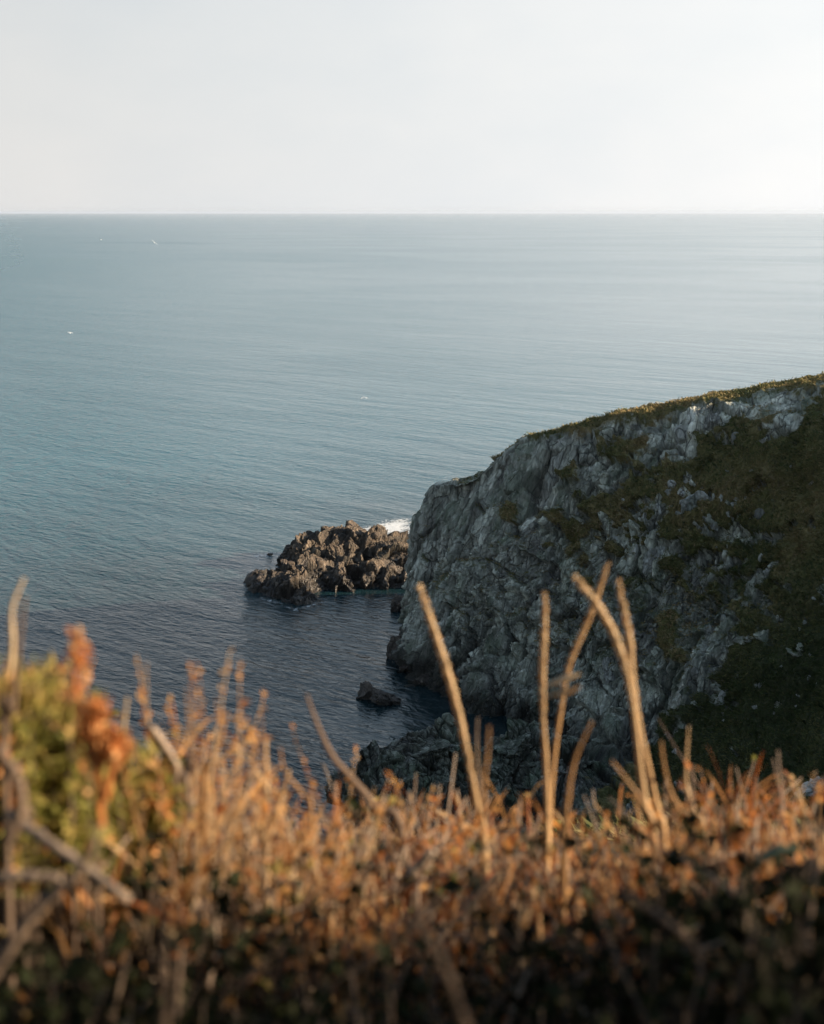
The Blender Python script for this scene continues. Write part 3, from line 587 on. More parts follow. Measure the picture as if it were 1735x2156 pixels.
# ------------------------------------------------------------------ our own hillside
def shade_bank(x, y):                          # unseen rises added right of and behind the camera to shade the nearest plants
    return .56*sstep(.75, 1.4, x)*sstep(1.46, .98, y)*sstep(.0, .5, y) + 3.4*sstep(-.2, -2.0, y)
def soil(x, y):
    z = np.where(y < 2, 44.17-.30*(y-.7), 43.78-.462*(y-2))
    z = np.where(y < .2, 44.32+.02*(.2-y), z)
    return z + shade_bank(x, y) + x*.10*sstep(8, 50, y) + .5*np.maximum(x-.33*y-2, 0)*sstep(10, 45, y) + .25*sstep(8, 30, y)*fbm(np.stack([x*.3, y*.3, x*0], -1), 3, 860)
ax = np.concatenate([-np.geomspace(60, 1.2, 50), np.linspace(-1.1, 2.2, 100), np.geomspace(2.3, 60, 60)])
ay = np.concatenate([np.linspace(-25, -1, 20), np.linspace(-.9, 3, 110), np.geomspace(3.1, 94, 90)])
hx, hy = np.meshgrid(ax, ay, indexing='ij')
hz = soil(hx, hy); GH = np.stack([hx, hy, hz], -1)
M_SOIL = leaf_mat('hillside_turf', [(0, (.03, .03, .012)), (.5, (.055, .045, .02)), (1, (.09, .075, .03))], 0.0, .95)
hill = mesh_obj('hillside', GH.reshape(-1, 3), grid_faces(len(ax), len(ay)), M_SOIL, smooth=True, attrs={'tint': np.clip(.5+.5*fbm(GH*.6, 4, 870), 0, 1)})
setting(hill, 'dark grassy hillside dropping away below the camera')
NH = normals(GH); NH = np.where(NH[..., 2:] < 0, -NH, NH)
hpx, hpy = proj(GH)
wh = ((hpx > 1150) & (hpx < 1800) & (hy > 25)).astype(float)
v, f, t = tufts(GH, NH, wh, 16000, 19, (.2, .45), 5)
setting(mesh_obj('hillside_grass', v, f, M_TURF, attrs={'tint': t*.55}), 'dark rough grass on the hillside at the right of the cove', 'stuff')
def boulder(x, y, Y, w, h, seed, label, rot):
    b = at(x, y, Y); m_ = Y*SC*1.05
    v, f, jo, ce = stone_shape(seed, True, 12)
    o = mesh_obj('boulder', v*np.array((w*m_*.5, w*m_*.4, h*m_*.55)), f, M_STONE, attrs={'joint': jo, 'cell': ce})
    o.location = (b[0], b[1], max(b[2], float(soil(np.array([b[0]]), np.array([b[1]]))[0])+h*m_*.1)); o.rotation_euler = rot
    return tag(o, label, 'boulder', 'pale boulders on the hillside')
boulder(1712, 1672, 50, 110, 62, 71, 'broad pale grey boulder in the grass at the right edge', (0, -.25, .2))
boulder(1326, 1728, 47, 36, 82, 72, 'narrow upright pale stone between the two tall leaning stalks', (0, .1, .5))

# ------------------------------------------------------------------ gulls over the sea
M_GULL, n_, l_, B_ = new_mat('gull_feather'); B_.inputs['Base Color'].default_value = (.85, .86, .86, 1); B_.inputs['Roughness'].default_value = .8
M_GWING, n_, l_, B_ = new_mat('gull_wing'); B_.inputs['Base Color'].default_value = (.66, .69, .72, 1); B_.inputs['Roughness'].default_value = .8
def gull(x, y, Y, span, yaw, roll, label):
    root = empty('gull', at(x, y, Y)); root.rotation_euler = (roll[0], roll[1], yaw); root.scale = (span,)*3
    v, f = ICO3; vv = v.copy(); w_ = np.clip(1-.75*np.maximum(-vv[:, 1], 0)-.35*np.maximum(vv[:, 1], 0)**2, .12, 1)
    mesh_obj('body', np.stack([vv[:, 0]*.075*w_, vv[:, 1]*.26, vv[:, 2]*.075*w_], 1), f, M_GULL, root, True)
    for s_ in (-1, 1):
        st = [(.03, .10, -.09, .03), (.22, .13, -.05, .10), (.38, .07, -.07, .08), (.5, -.06, -.10, .04)]
        V = []
        for (u, le, te, z) in st: V += [(s_*u, le, z), (s_*u, te, z-.005), (s_*u, (le+te)/2, z+.02)]
        F = []
        for k in range(3):
            a = 3*k; b = a+3
            F += [(a, a+2, b+2, b), (a+2, a+1, b+1, b+2), (a+1, a, b, b+1)]
        mesh_obj('wing', V, F, M_GWING, root, True)
    mesh_obj('tail', [(-.02, -.2, 0), (.02, -.2, 0), (.06, -.34, .01), (-.06, -.34, .01), (0, -.2, .02), (0, -.33, .025)], [(0, 3, 5, 4), (4, 5, 2, 1), (0, 1, 2, 3)], M_GULL, root)
    return tag(root, label, 'gull', 'gulls gliding over the sea')
gull(325, 511, 300, 1.4, .5, (.2, .7), 'white gull banking steeply, nearest below the horizon at upper left')
gull(213, 505, 420, 1.3, 1.2, (.1, .1), 'tiny distant gull left of the banking one')
gull(148, 701, 280, 1.1, .2, (.4, .2), 'white gull low over the water by the left edge')
gull(763, 838, 250, .8, .8, (.2, -.3), 'left of two small gulls close together above the islet')
gull(771, 838, 250, .8, .3, (.2, .4), 'right of two small gulls close together above the islet')

# ------------------------------------------------------------------ the plants in front
class Soup:                              # triangles with one tint per piece
    def __init__(self): self.v = []; self.f = []; self.t = []; self.n = 0
    def add(self, v, f, tint):
        v = np.asarray(v, np.float32); f = np.asarray(f)
        self.v.append(v); self.f.append(f+self.n); self.t.append(np.full(len(v), tint, np.float32)); self.n += len(v)
    def build(self, name, mat, parent=None, smooth=True):
        return mesh_obj(name, np.concatenate(self.v), np.concatenate(self.f), mat, parent, smooth, {'tint': np.concatenate(self.t)})
def tube(pts, rad, sides=5, steps=None):
    pts = np.asarray(pts, float); rad = np.asarray(rad, float)
    if steps:
        t = np.linspace(0, len(pts)-1, steps); rad = np.interp(t, np.arange(len(rad)), rad); pts = catmull(pts, t)
    d = np.gradient(pts, axis=0); d /= np.linalg.norm(d, axis=1, keepdims=True)+1e-9
    a = np.cross(d, np.array((.31, .93, .17))); a /= np.linalg.norm(a, axis=1, keepdims=True)+1e-9; b = np.cross(d, a)
    th = np.arange(sides)*2*math.pi/sides
    ring = pts[:, None]+rad[:, None, None]*(a[:, None]*np.cos(th)[None, :, None]+b[:, None]*np.sin(th)[None, :, None])
    n = len(pts); v = np.concatenate([ring.reshape(-1, 3), pts[:1], pts[-1:]])
    f = []
    for i in range(n-1):
        for k in range(sides):
            p, q = i*sides+k, i*sides+(k+1) % sides
            f += [(p, q, q+sides), (p, q+sides, p+sides)]
    e = n*sides
    for k in range(sides): f += [(e, (k+1) % sides, k), (e+1, (n-1)*sides+k, (n-1)*sides+(k+1) % sides)]
    return v, f
LEAF_F = [(0, 1, 2), (0, 2, 3), (1, 4, 2), (2, 4, 3)]
def leaf(base, d, up, L, wd, curl):
    d = d/(np.linalg.norm(d)+1e-9); s_ = np.cross(d, up); s_ /= np.linalg.norm(s_)+1e-9; u = np.cross(s_, d)
    m = base+d*L*.5+u*curl*L*.25
    return np.array([base, m-s_*wd+u*wd*.45, m, m+s_*wd+u*wd*.45, base+d*L*.95-u*curl*L*.35])

M_DEAD = leaf_mat('dead_leaf', [(0, (.040, .018, .010)), (.22, (.14, .055, .024)), (.38, (.54, .185, .045)), (.56, (.74, .36, .10)), (.76, (.80, .54, .24)), (.88, (.34, .27, .07)), (1, (.13, .15, .035))], .5)
M_STRAW = leaf_mat('straw', [(0, (.32, .16, .065)), (.5, (.58, .36, .17)), (1, (.70, .54, .34))], .18, .6)
M_TWIG = leaf_mat('grey_twig', [(0, (.035, .025, .018)), (.5, (.20, .14, .10)), (1, (.36, .28, .21))], 0.0, .85)
M_GORSE = leaf_mat('gorse_green', [(0, (.035, .045, .010)), (.4, (.16, .175, .038)), (.75, (.34, .31, .075)), (1, (.50, .38, .12))], .4)
M_DRY = leaf_mat('withered_gorse', [(0, (.36, .11, .030)), (.5, (.66, .27, .085)), (1, (.74, .45, .20))], .3)

RN = np.random.RandomState(21)
def canopy(x, y):                        # how high the tangle stands
    k = x/np.maximum(y, .3)
    z = 45-(.488+.365*(y-.7)) + .075*sstep(-.02, -.19, k)*(1-.4*sstep(-.17, -.24, k))*sstep(.75, 1.15, y) + .03*sstep(.1, .3, k)
    return z + shade_bank(x, y) + .08*fbm(np.stack([x*3.0, y*3.0, x*0], -1), 2, 900) + .03*fbm(np.stack([x*9, y*9, x*0], -1), 2, 905)
def spot():
    if RN.rand() < .22: return RN.uniform(-1.7, -.2), RN.uniform(.45, 2.1)
    if RN.rand() < .76:
        y = .52+1.45*RN.rand()**.75; return RN.uniform(-.36, .36)*y+RN.uniform(-.04, .04), y
    return RN.uniform(.35, 2.1), RN.uniform(.3, 1.9)
mass = Soup(); stems = Soup(); green = Soup(); straw = Soup()
M_STRAWG = leaf_mat('dry_grass_blade', [(0, (.30, .085, .022)), (.3, (.50, .20, .06)), (.6, (.66, .38, .15)), (1, (.76, .56, .32))], .45, .6)
M_BRAM_SHADE = leaf_mat('bramble_shade_leaf', [(0, (.012, .011, .007)), (.6, (.015, .020, .009)), (1, (.026, .034, .012))], .15, .8, 'tint', .08)  # near black, shade put into the leaf colour
XY = np.array([spot() for k in range(3600)]); X3 = np.concatenate([XY*4.0, XY[:, :1]*0], 1)
ZC, ZS, Z1, Z2 = canopy(XY[:, 0], XY[:, 1]), soil(XY[:, 0], XY[:, 1]), vnoise(X3, 77), vnoise(X3, 99)
def along(P, t):
    k = min(int(t), len(P)-2); return P[k]+(P[k+1]-P[k])*(t-k)
for k, (x, y) in enumerate(XY):
    zc, g0 = ZC[k], ZS[k]; shade_tint = float(sstep(1.40, 1.13, y+.20*x-.75*min(x, 0)))       # shade nearest the lens painted in through dark leaves and darker stems
    over = RN.exponential(.016)-.03 if RN.rand() < .88 else RN.uniform(.0, .06)
    top = zc+min(over, .07); bot = max(g0, top-RN.uniform(.16, .32))
    lean = RN.normal(size=2)*(.045 if RN.rand() < .6 else .11)
    pts = np.array([(x, y, bot), (x+lean[0]*.4+RN.normal()*.008, y+lean[1]*.4, bot+(top-bot)*.5), (x+lean[0]+RN.normal()*.006, y+lean[1], top)])
    hue = Z1[k]*.62-.12+RN.normal()*.2                       # drifts of rust, tan and olive
    v, f = tube(pts, (.0022, .0018, .0010), 4, 5); stems.add(v, f, np.clip(.75+RN.normal()*.28-.7*shade_tint, 0, 1))  # stem colour takes the painted shade too
    kind = RN.rand()
    if RN.rand() < shade_tint:
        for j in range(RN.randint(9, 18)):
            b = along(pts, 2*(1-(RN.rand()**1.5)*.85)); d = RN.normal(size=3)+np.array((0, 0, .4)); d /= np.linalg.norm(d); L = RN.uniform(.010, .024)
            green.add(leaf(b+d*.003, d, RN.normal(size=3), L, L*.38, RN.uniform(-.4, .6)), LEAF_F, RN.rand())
    elif kind < .26:                                     # heather: tiny scales all along the twig and its short side shoots
        for q_ in range(RN.randint(2, 5)):
            b0 = along(pts, 2*RN.uniform(.45, .95)); dd = RN.normal(size=3)*np.array((.6, .6, .3))+np.array((0, 0, .8)); dd /= np.linalg.norm(dd); LL = RN.uniform(.02, .055)
            sh = np.array([b0, b0+dd*LL*.5+RN.normal(size=3)*.003, b0+dd*LL]); v, f = tube(sh, (.0012, .0010, .0006), 3); stems.add(v, f, np.clip(.7+RN.normal()*.25, 0, 1))
            tn0 = np.clip(.46+hue*.6+RN.normal()*.12, 0, .82)
            for j in range(RN.randint(7, 15)):
                d = dd*.8+RN.normal(size=3)*.55; d /= np.linalg.norm(d); L = RN.uniform(.004, .009)
                mass.add(leaf(along(sh, RN.uniform(.2, 2)), d, RN.normal(size=3), L, L*.28, .2), LEAF_F, np.clip(tn0+RN.normal()*.1, 0, .86))
    elif kind < .68:                                     # a tuft of narrow dry blades
        for j in range(RN.randint(4, 9)):
            d0 = RN.normal(size=3)*np.array((.5, .5, .15))+np.array((0, 0, 1)); d0 /= np.linalg.norm(d0); L = RN.uniform(.05, .13)
            b0 = np.array((x, y, top-L*RN.uniform(.55, .95)))+RN.normal(size=3)*np.array((.012, .012, .01)); droop = RN.uniform(.1, .7)
            C_ = np.array([b0, b0+d0*L*.4, b0+d0*L*.75+np.array((d0[0], d0[1], -.2))*L*.15*droop*3, b0+d0*L*.95+np.array((d0[0]*1.5, d0[1]*1.5, -.5))*L*.3*droop*2])
            s_ = np.cross(d0, RN.normal(size=3)); s_ /= np.linalg.norm(s_); wd = RN.uniform(.0008, .0019)
            V_ = np.concatenate([C_[:3]-s_*wd, C_[:3]+s_*wd, C_[3:]])
            straw.add(V_, [(0, 3, 4), (0, 4, 1), (1, 4, 5), (1, 5, 2), (2, 5, 6)], np.clip(.45+hue*.5+RN.normal()*.25, 0, 1))
    else:                                                # withered leaves on a stem
        for j in range(RN.randint(6, 15)):
            b = along(pts, 2*(1-(RN.rand()**1.5)*.85)); a = RN.uniform(0, 6.283); el = RN.uniform(-.6, 1.1)
            d = np.array((math.cos(a)*math.cos(el), math.sin(a)*math.cos(el), math.sin(el))); L = RN.uniform(.007, .020)*(1.5 if RN.rand() < .12 else 1)
            tn = np.clip(.50+hue*.5+RN.normal()*.17, 0, .86)
            if RN.rand() < .14+.2*max(Z2[k], 0): tn = RN.uniform(.84, 1)
            mass.add(leaf(b+d*.003, d, RN.normal(size=3), L, L*RN.uniform(.16, .32), RN.uniform(-.6, .9)), LEAF_F, tn)
setting(straw.build('dry_grass', M_STRAWG, None, False), 'narrow dry grass blades mixed through the foreground tangle', 'stuff')
setting(green.build('shade_dark_bramble', M_BRAM_SHADE, None, False), 'green bramble leaves coloured dark as painted shade nearest the camera', 'stuff')
fine = Soup(); stems2 = Soup()
for k in range(320):                     # fine dry stems standing out of the tangle
    y = RN.uniform(1.15, 1.8); x = RN.uniform(-.34, .32)*y; x = x if RN.rand() > .35 else RN.uniform(-.30, -.02)*y
    zc = float(canopy(np.array([x]), np.array([y]))[0]); hgt = min(RN.exponential(.05)+.012, .15)*(1 if x < -.03*y else .6)
    ln_ = RN.normal(size=2)*.25*hgt; bow = RN.normal()*.08*hgt
    pts = np.array([(x, y, zc-.12), (x+bow, y, zc), (x+ln_[0]*.5+bow, y+ln_[1]*.5, zc+hgt*.5), (x+ln_[0], y+ln_[1], zc+hgt)])
    v, f = tube(pts, (.0011, .0010, .0008, .0004), 4, 8); tn = RN.rand(); fine.add(v, f, tn)
    if RN.rand() < .5:
        for j in range(RN.randint(3, 12)):
            b = along(pts, 2+RN.rand()); d = RN.normal(size=3)*.7+np.array((0, 0, 1)); d /= np.linalg.norm(d); L = RN.uniform(.006, .013)
            mass.add(leaf(b, d, RN.normal(size=3), L, L*.25, .3), LEAF_F, np.clip(.35+.4*RN.rand(), 0, 1))
for k in range(260):                     # fallen twigs lying criss-cross in it
    y = RN.uniform(1.0, 1.85); x = RN.uniform(-.6, .6)*y; zc = float(canopy(np.array([x]), np.array([y]))[0])-RN.uniform(-.005, .06)
    a_ = RN.uniform(0, 6.283); el_ = RN.normal()*.35; L_ = RN.uniform(.04, .11); d_ = np.array((math.cos(a_)*math.cos(el_), math.sin(a_)*math.cos(el_), math.sin(el_)))*L_
    c_ = np.array((x, y, zc)); v, f = tube(np.array([c_-d_*.5, c_+RN.normal(size=3)*.006, c_+d_*.5]), (.0018, .0015, .0009), 4, 6); stems2.add(v, f, np.clip(.8+RN.normal()*.2, 0, 1))
setting(stems2.build('fallen_twigs', M_TWIG), 'thin pale twigs lying criss-cross in the foreground tangle', 'stuff')
setting(fine.build('fine_stems', M_STRAW), 'fine dry stems standing out of the foreground tangle', 'stuff')
setting(mass.build('dead_bracken', M_DEAD, None, False), 'tangle of withered orange and brown leaves across the foreground', 'stuff')
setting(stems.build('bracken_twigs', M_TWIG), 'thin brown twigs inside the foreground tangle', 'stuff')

# tall stalks that stand out singly
def stalk(name, path, Y, rad, head, label, tint=.5, cat='grass stalk', group='tall dry stalks in the foreground', mat=None, headr=1.35, Yb=None):
    """path on the sheet from tip to foot, at Y metres; head: share of the length that is the seed head"""
    Yb = Yb or Y
    P = np.array([at(a, b, Y+(Yb-Y)*k/(len(path)-1)) for k, (a, b) in enumerate(path)])
    foot = P[-1].copy(); g0 = float(soil(np.array([foot[0]]), np.array([foot[1]]))[0]); d = P[-1]-P[-2]; d = d/np.linalg.norm(d)
    if foot[2] > g0: P = np.concatenate([P, [np.array((foot[0]+d[0]*.08, foot[1]+d[1]*.05, min(g0-.01, foot[2]-.05)))]])
    root = empty(name, P[-1]); L = Vector(P[-1])
    Q = P-P[-1]
    n = 40; t = np.linspace(0, len(Q)-1, n); C = catmull(Q, t); sL = np.concatenate([[0], np.cumsum(np.linalg.norm(np.diff(C, axis=0), axis=1))]); sL /= sL[-1]
    rs = np.random.RandomState(int(path[0][0]*7+path[0][1]) % 100000)
    hs = max(head, .001); kk = max(int((sL < hs).sum()), 2) if head else 0
    so = Soup(); c0 = C[max(kk-2, 0):]
    rad = rad*.9; tint = min(tint+.15, 1) if mat is None else tint
    rr = np.interp(sL[max(kk-2, 0):], [0, .15, 1], [rad*(.45 if not head else 1), rad*.92, rad*1.1])
    rr = rr*np.linspace(.82, 1.08, len(rr))*(1+.05*rs.normal(size=len(rr)))
    for nd in rs.uniform(.2, .9, 3): rr = rr*(1+.28*np.exp(-((np.linspace(0, 1, len(rr))-nd)/.018)**2))      # joints of the stem
    v, f = tube(c0, rr, 7); so.add(v, f, tint); so.build('stalk', mat or M_STRAW, root)
    if head:
        hd = Soup(); H_ = C[:kk+1]; hr = rad*headr*np.clip(np.sin(np.linspace(.35, 2.75, len(H_))), .35, 1)
        v, f = tube(H_, hr*.75, 7); hd.add(v, f, min(tint+.15, 1))
        tl_ = np.linspace(0, len(H_)-1.01, 130)
        for q_, c in zip(tl_, catmull(H_, tl_)):                      # overlapping scales of the head
            ax_ = H_[max(int(q_)-1, 0)]-H_[min(int(q_)+1, len(H_)-1)]; ax_ = ax_/(np.linalg.norm(ax_)+1e-9)
            a = rs.normal(size=3); a -= ax_*(a@ax_); a /= np.linalg.norm(a); r0 = np.interp(q_, np.arange(len(hr)), hr)
            hd.add(leaf(c+a*r0*.6, ax_*.95+a*.22, a, rad*1.7, rad*.55, .3), LEAF_F, np.clip(tint+.2+rs.normal()*.2, 0, 1))
        hd.build('seed_head', M_STRAW, root, False)
    return tag(root, label, cat, group)
ST = 'dry_stalk'
stalk(ST, [(884, 1240), (905, 1300), (930, 1375), (960, 1478), (985, 1590), (1005, 1700), (1022, 1800)], 1.5, .0045, .34, 'thick straw coloured stalk leaning left, furthest left of the tall ones', .5)
stalk(ST, [(1147, 1252), (1146, 1320), (1142, 1420), (1144, 1520), (1150, 1620), (1152, 1790)], 1.55, .0036, .24, 'straight upright straw stalk in front of the middle of the cliff', .5)
stalk(ST, [(1278, 1190), (1262, 1240), (1236, 1310), (1200, 1395), (1184, 1475), (1166, 1600), (1157, 1720), (1155, 1800)], 1.62, .0034, .27, 'tallest straw stalk, leaning right and crossing behind the bent one', .35)
stalk(ST, [(1213, 1220), (1250, 1262), (1288, 1325), (1318, 1410), (1336, 1510), (1348, 1620), (1360, 1700), (1378, 1800)], 1.45, .0042, .22, 'bent straw stalk arching left over the crossing stalk', .55)
stalk(ST, [(1302, 1226), (1314, 1290), (1326, 1350), (1330, 1420), (1345, 1520), (1364, 1610), (1385, 1710), (1400, 1800)], 1.52, .0040, .30, 'straw stalk standing just right of the bent one', .45)
stalk(ST, [(1006, 1510), (1004, 1570), (1010, 1650), (1012, 1720), (1015, 1800)], 1.62, .0020, 0, 'thin pale twig rising close to the leftmost tall stalk', .8, mat=M_TWIG)
stalk(ST, [(1450, 1530), (1446, 1590), (1445, 1650), (1462, 1710), (1485, 1790)], 1.6, .0026, 0, 'lone thin stalk standing right of all the tall ones', .65)
stalk(ST, [(1662, 1632), (1682, 1680), (1702, 1722), (1722, 1762), (1740, 1820)], 1.35, .0026, 0, 'yellowish bent stalk crossing the pale boulder at the right edge', .9)
stalk(ST, [(1288, 1602), (1318, 1640), (1348, 1682), (1380, 1740), (1400, 1800)], 1.35, .0028, 0, 'short brown stalk leaning left below the bent tall one', .2)
stalk(ST, [(1392, 1560), (1398, 1610), (1410, 1660), (1432, 1710), (1455, 1790)], 1.45, .0026, 0, 'short brown stalk leaning left beside the lone thin stalk', .2)
stalk(ST, [(1245, 1520), (1210, 1600), (1196, 1680), (1190, 1790)], 1.3, .0030, 0, 'rust coloured stalk leaning right behind the upright straw stalk', .1)
stalk(ST, [(1030, 1530), (1026, 1590), (1018, 1660), (1015, 1780)], 1.25, .0026, 0, 'rusty stalk just right of the thin pale twig', .05)
stalk(ST, [(645, 1462), (668, 1525), (700, 1592), (745, 1645), (800, 1710), (850, 1780)], 1.45, .0046, 0, 'blurred grey brown stalk leaning left over the dark water', .45, mat=M_TWIG)
stalk(ST, [(559, 1560), (560, 1640), (562, 1710), (560, 1800)], 1.35, .0048, 0, 'stout tan stem standing upright with a forked neighbour', .6)
stalk(ST, [(608, 1622), (596, 1668), (582, 1710), (566, 1770), (560, 1830)], 1.35, .0046, 0, 'stout tan stem slanting right of the upright one', .55)
stalk(ST, [(50, 1218), (26, 1280), (26, 1360), (18, 1450), (10, 1540)], 1.1, .0038, 0, 'pale curved stalk tallest at the left edge', .95)
stalk(ST, [(52, 1256), (44, 1330), (36, 1400), (26, 1500), (10, 1600)], 1.0, .0034, 0, 'dark blurred stalk right of the pale curved one at the left edge', .4, mat=M_TWIG)
stalk(ST, [(308, 1395), (308, 1460), (312, 1530), (345, 1590), (380, 1650), (400, 1720)], 1.2, .0026, 0, 'thin grey stalk bending right above the left tangle', .7, mat=M_TWIG)
stalk(ST, [(268, 1468), (262, 1520), (258, 1580), (258, 1680)], 1.2, .0032, 0, 'short pale stalk beside the green gorse', .8)
stalk(ST, [(400, 1480), (402, 1550), (398, 1620), (395, 1700)], 1.25, .0028, 0, 'short grey stalk midway between the gorse and the tan stems', .6, mat=M_TWIG)
stalk(ST, [(478, 1500), (462, 1560), (440, 1620), (430, 1700)], 1.3, .0036, 0, 'reddish stalk leaning right left of the stout tan stems', .1)
stalk(ST, [(590, 1575), (600, 1625), (640, 1680), (660, 1760)], 1.35, .0024, 0, 'thin reddish stalk leaning left among rust leaves', .1)
# a dry blade caught on the upright stalk, and twigs lying across the tangle
def blade(name, path, Y, wd, label, tint, mat, cat='leaf'):
    P = np.array([at(a, b, Y) for a, b in path]); t = np.linspace(0, len(P)-1, 14); C = catmull(P, t); w_ = wd*np.clip(np.sin(np.linspace(.25, 2.9, 14)), .2, 1)
    nrm = np.array((0, -.8, .6)); V = []; F = []
    for k in range(14):
        d = C[min(k+1, 13)]-C[max(k-1, 0)]; s_ = np.cross(d, nrm); s_ /= np.linalg.norm(s_); V += [C[k]-s_*w_[k], C[k]+np.array((0, -.0012, .0008)), C[k]+s_*w_[k], C[k]+np.array((0, .0012, -.0004))]
    for k in range(13):
        for j in range(4): F.append((4*k+j, 4*k+(j+1) % 4, 4*k+4+(j+1) % 4, 4*k+4+j))
    o = mesh_obj(name, np.array(V)-C[0], F, mat, None, True, {'tint': np.full(len(V), tint)}); o.location = C[0]
    return tag(o, label, cat)
blade('dry_leaf_blade', [(1152, 1446), (1185, 1430), (1222, 1419)], 1.50, .0038, 'pale dry blade sticking out to the right of the upright stalk', .95, M_STRAW)
blade('dry_leaf_blade', [(1148, 1468), (1190, 1458), (1222, 1444)], 1.35, .0030, 'dim dry blade just below the pale one on the upright stalk', .4, M_STRAW)
blade('grass_blade', [(1590, 1818), (1630, 1795), (1685, 1783)], .95, .0050, 'grey green blade lying over the tangle at lower right', .3, leaf_mat('green_blade', [(0, (.16, .20, .13)), (1, (.30, .34, .22))], .2), 'blade')
def twig(path, Y, r0, r1, label, tint=.5, side=()):
    P = np.array([at(a, b, Y if np.isscalar(Y) else Y[k]) for k, (a, b) in enumerate(path)])
    root = empty('woody_twig', P[0]); so = Soup()
    rr = np.linspace(r0, r1, len(P)); v, f = tube(P-P[0], rr, 7, 24); v = v + .0006*RN.normal(size=v.shape); so.add(v, f, tint); so.build('stem', M_TWIG, root)
    for sp in side:
        Q = np.array([at(a, b, sp[0]) for a, b in sp[1]]); sb = Soup(); v, f = tube(Q-P[0], np.linspace(r1*.9, r1*.4, len(Q)), 6, 12); sb.add(v, f, tint); sb.build('side_shoot', M_TWIG, root)
    return tag(root, label, 'twig', 'woody twigs in the foreground')
twig([(-30, 2075), (40, 1965), (95, 1900), (168, 1838)], .80, .0040, .0030, 'thick grey twig rising from the lower left corner', .65, [(.80, [(168, 1838), (195, 1790), (210, 1740)])])
twig([(20, 1715), (90, 1765), (170, 1822), (270, 1895)], [.95, .92, .90, .88], .0042, .0034, 'thick pale twig slanting down to the right in the left tangle', .8)
twig([(-10, 1850), (60, 1846), (130, 1850)], .86, .0042, .0036, 'short pale twig lying level at the left edge', .75)
twig([(345, 2170), (346, 2060), (344, 1960), (340, 1890)], .66, .0026, .0018, 'upright grey twig standing in the dark at lower left', .3)
twig([(25, 1610), (45, 1690), (20, 1770)], .85, .0040, .0034, 'crooked grey twig at the left edge below the gorse', .55)
twig([(-5, 1570), (30, 1640), (60, 1720)], .9, .0034, .0030, 'slanting brown twig at the left edge just under the gorse', .4)
twig([(318, 1530), (352, 1580), (372, 1625), (352, 1690)], 1.2, .0036, .0030, 'pale hooked twig right of the gorse', .95)
twig([(860, 1840), (890, 1815), (910, 1790)], 1.1, .0052, .0040, 'short pale twig end poking up in the middle of the tangle', .9)
twig([(980, 2170), (940, 2060), (905, 1985), (860, 1930)], .62, .0034, .0026, 'faint dark twig slanting through the shade at bottom centre', .12)
twig([(1480, 2010), (1380, 1925), (1300, 1880)], .80, .0032, .0024, 'faint grey twig slanting through the shade at lower right', .2)
twig([(960, 1940), (1010, 1880), (1050, 1840)], .95, .0030, .0022, 'thin grey twig leaning right below the leftmost tall stalk', .55)

# the gorse bush at the left with its withered shoots
def spiky(soup, P, n, L, rs, tint, spread=.9, wd=.0011):
    for j in range(n):
        b = catmull(P, np.array([rs.uniform(.25, 1)*(len(P)-1)]))[0]; d = rs.normal(size=3)*spread+np.array((0, 0, .55)); d /= np.linalg.norm(d)
        ll = L*rs.uniform(.6, 1.3)
        soup.add(leaf(b, d, rs.normal(size=3), ll, wd*rs.uniform(.8, 1.6), .1), LEAF_F, np.clip(tint+rs.normal()*.2, 0, 1))
def gorse(name, centre, rx, rz, shoots, seed, label, Yc):
    rs = np.random.RandomState(seed); base = at(centre[0], centre[1], Yc); g0 = float(soil(np.array([base[0]]), np.array([base[1]]))[0])
    root = empty(name, (base[0], base[1], g0)); o0 = np.array((base[0], base[1], g0)); br = Soup(); gr = Soup(); dd_ = Soup()
    for k in range(shoots):
        a = rs.uniform(0, 6.283); r = rs.rand()**.6; e = base + np.array((math.cos(a)*r*rx, math.sin(a)*r*rx, rz*(.2+.8*math.sqrt(max(1-r*r, 0)))*rs.uniform(.40, 1.28)))
        s0 = np.array((base[0], base[1], g0)) + rs.normal(size=3)*np.array((.02, .02, 0)); m = (s0+e)/2+np.array((e[0]-s0[0], e[1]-s0[1], 0))*.22
        P = np.array([s0, m, e]); v, f = tube(P-o0, (.003, .0022, .001), 4, 7); br.add(v, f, .3)
        up = np.array([catmull(P, np.array([1.4]))[0], catmull(P, np.array([1.7]))[0], e])
        spiky(dd_ if rs.rand() < .10 else gr, up-o0, 62, .021, rs, .52+.4*(e[2]-base[2])/rz+rs.normal()*.12, .75, .0019)
    br.build('branch', M_TWIG, root); gr.build('foliage', M_GORSE, root, False); dd_.build('withered_foliage', M_DRY, root, False)
    return tag(root, label, 'gorse bush', 'gorse in the foreground'), o0
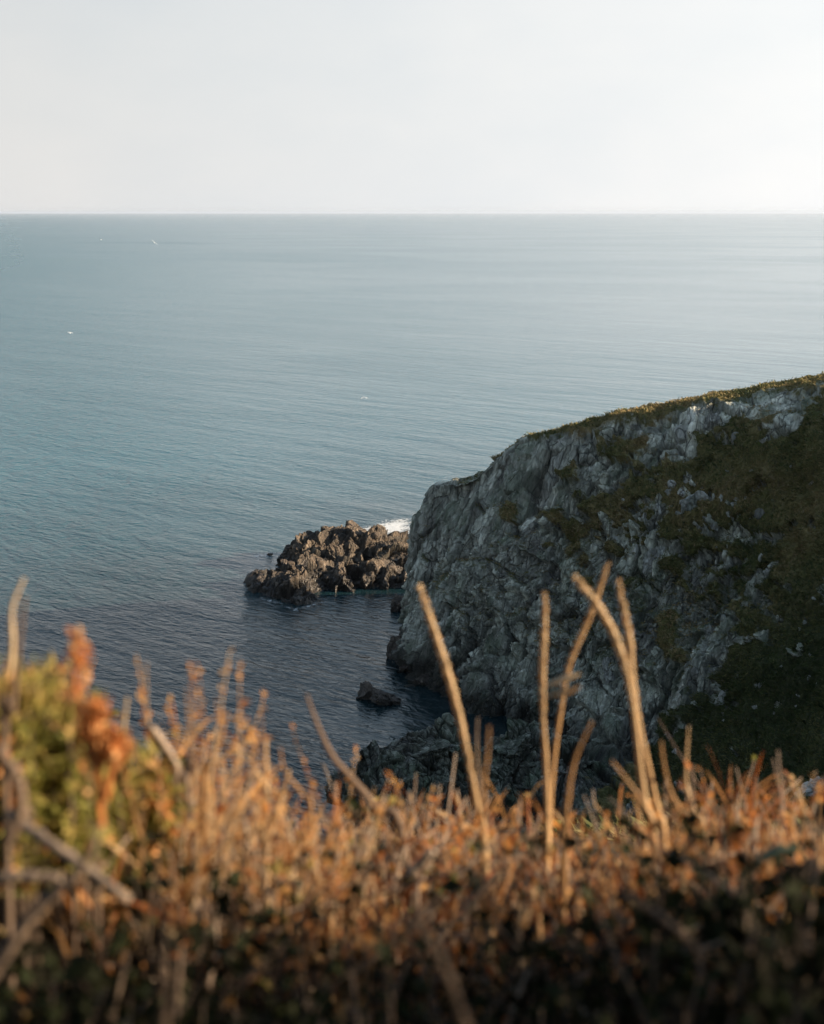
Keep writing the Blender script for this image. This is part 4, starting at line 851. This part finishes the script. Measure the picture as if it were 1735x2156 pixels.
gb, o0 = gorse('gorse_bush', (40, 1555), .066, .052, 105, 3, 'green gorse bush at the left edge with an orange withered shoot', 1.08)
gb2, _ = gorse('gorse_bush', (250, 1690), .055, .05, 34, 4, 'small green gorse sprig below the right side of the bush', 1.2)
rs = np.random.RandomState(8)
for path in ([(163, 1345), (158, 1410), (165, 1480), (185, 1560), (205, 1640), (215, 1740)], [(205, 1480), (200, 1540), (205, 1600), (215, 1690)], [(245, 1560), (236, 1610), (225, 1680)]):
    P = np.array([at(a, b, .97) for a, b in path]); so = Soup(); v, f = tube(P-o0, np.linspace(.0012, .003, len(P)), 5, 14); so.add(v, f, .5)
    Q = P[:-1]
    for j in range(120):
        t = rs.rand()*(len(Q)-1); b = catmull(Q, np.array([t]))[0]; w_ = .002+.008*min(t, 2.2)
        d = rs.normal(size=3)+np.array((0, 0, .9)); d /= np.linalg.norm(d)
        so.add(leaf(b-o0+rs.normal(size=3)*w_*.35, d, rs.normal(size=3), rs.uniform(.009, .017), rs.uniform(.0016, .0032), rs.uniform(-.4, .6)), LEAF_F, np.clip(.52+.12*t+rs.normal()*.26, 0, 1))
    o = so.build('withered_shoot', M_DRY, gb, False); o['label'] = 'orange withered shoot'

# ------------------------------------------------------------------ sea haze: one closed box of even, thin air round everything
hz_v = [(a, b, c) for a in (-130000, 130000) for b in (-3000, 130000) for c in (-6, 75)]
haze = mesh_obj('haze', hz_v, [(0, 1, 3, 2), (4, 6, 7, 5), (0, 4, 5, 1), (2, 3, 7, 6), (0, 2, 6, 4), (1, 5, 7, 3)])
hm = bpy.data.materials.new('sea_haze'); hm.use_nodes = True; hn = hm.node_tree.nodes; hn.remove(hn['Principled BSDF'])
pv = hn.new('ShaderNodeVolumePrincipled'); pv.inputs['Density'].default_value = 3.0e-5; pv.inputs['Color'].default_value = (.74, .85, 1.0, 1); pv.inputs['Anisotropy'].default_value = 0.2
hm.node_tree.links.new(pv.outputs[0], hn['Material Output'].inputs['Volume']); haze.data.materials.append(hm)
setting(haze, 'thin pale haze over the sea towards the horizon', 'stuff')
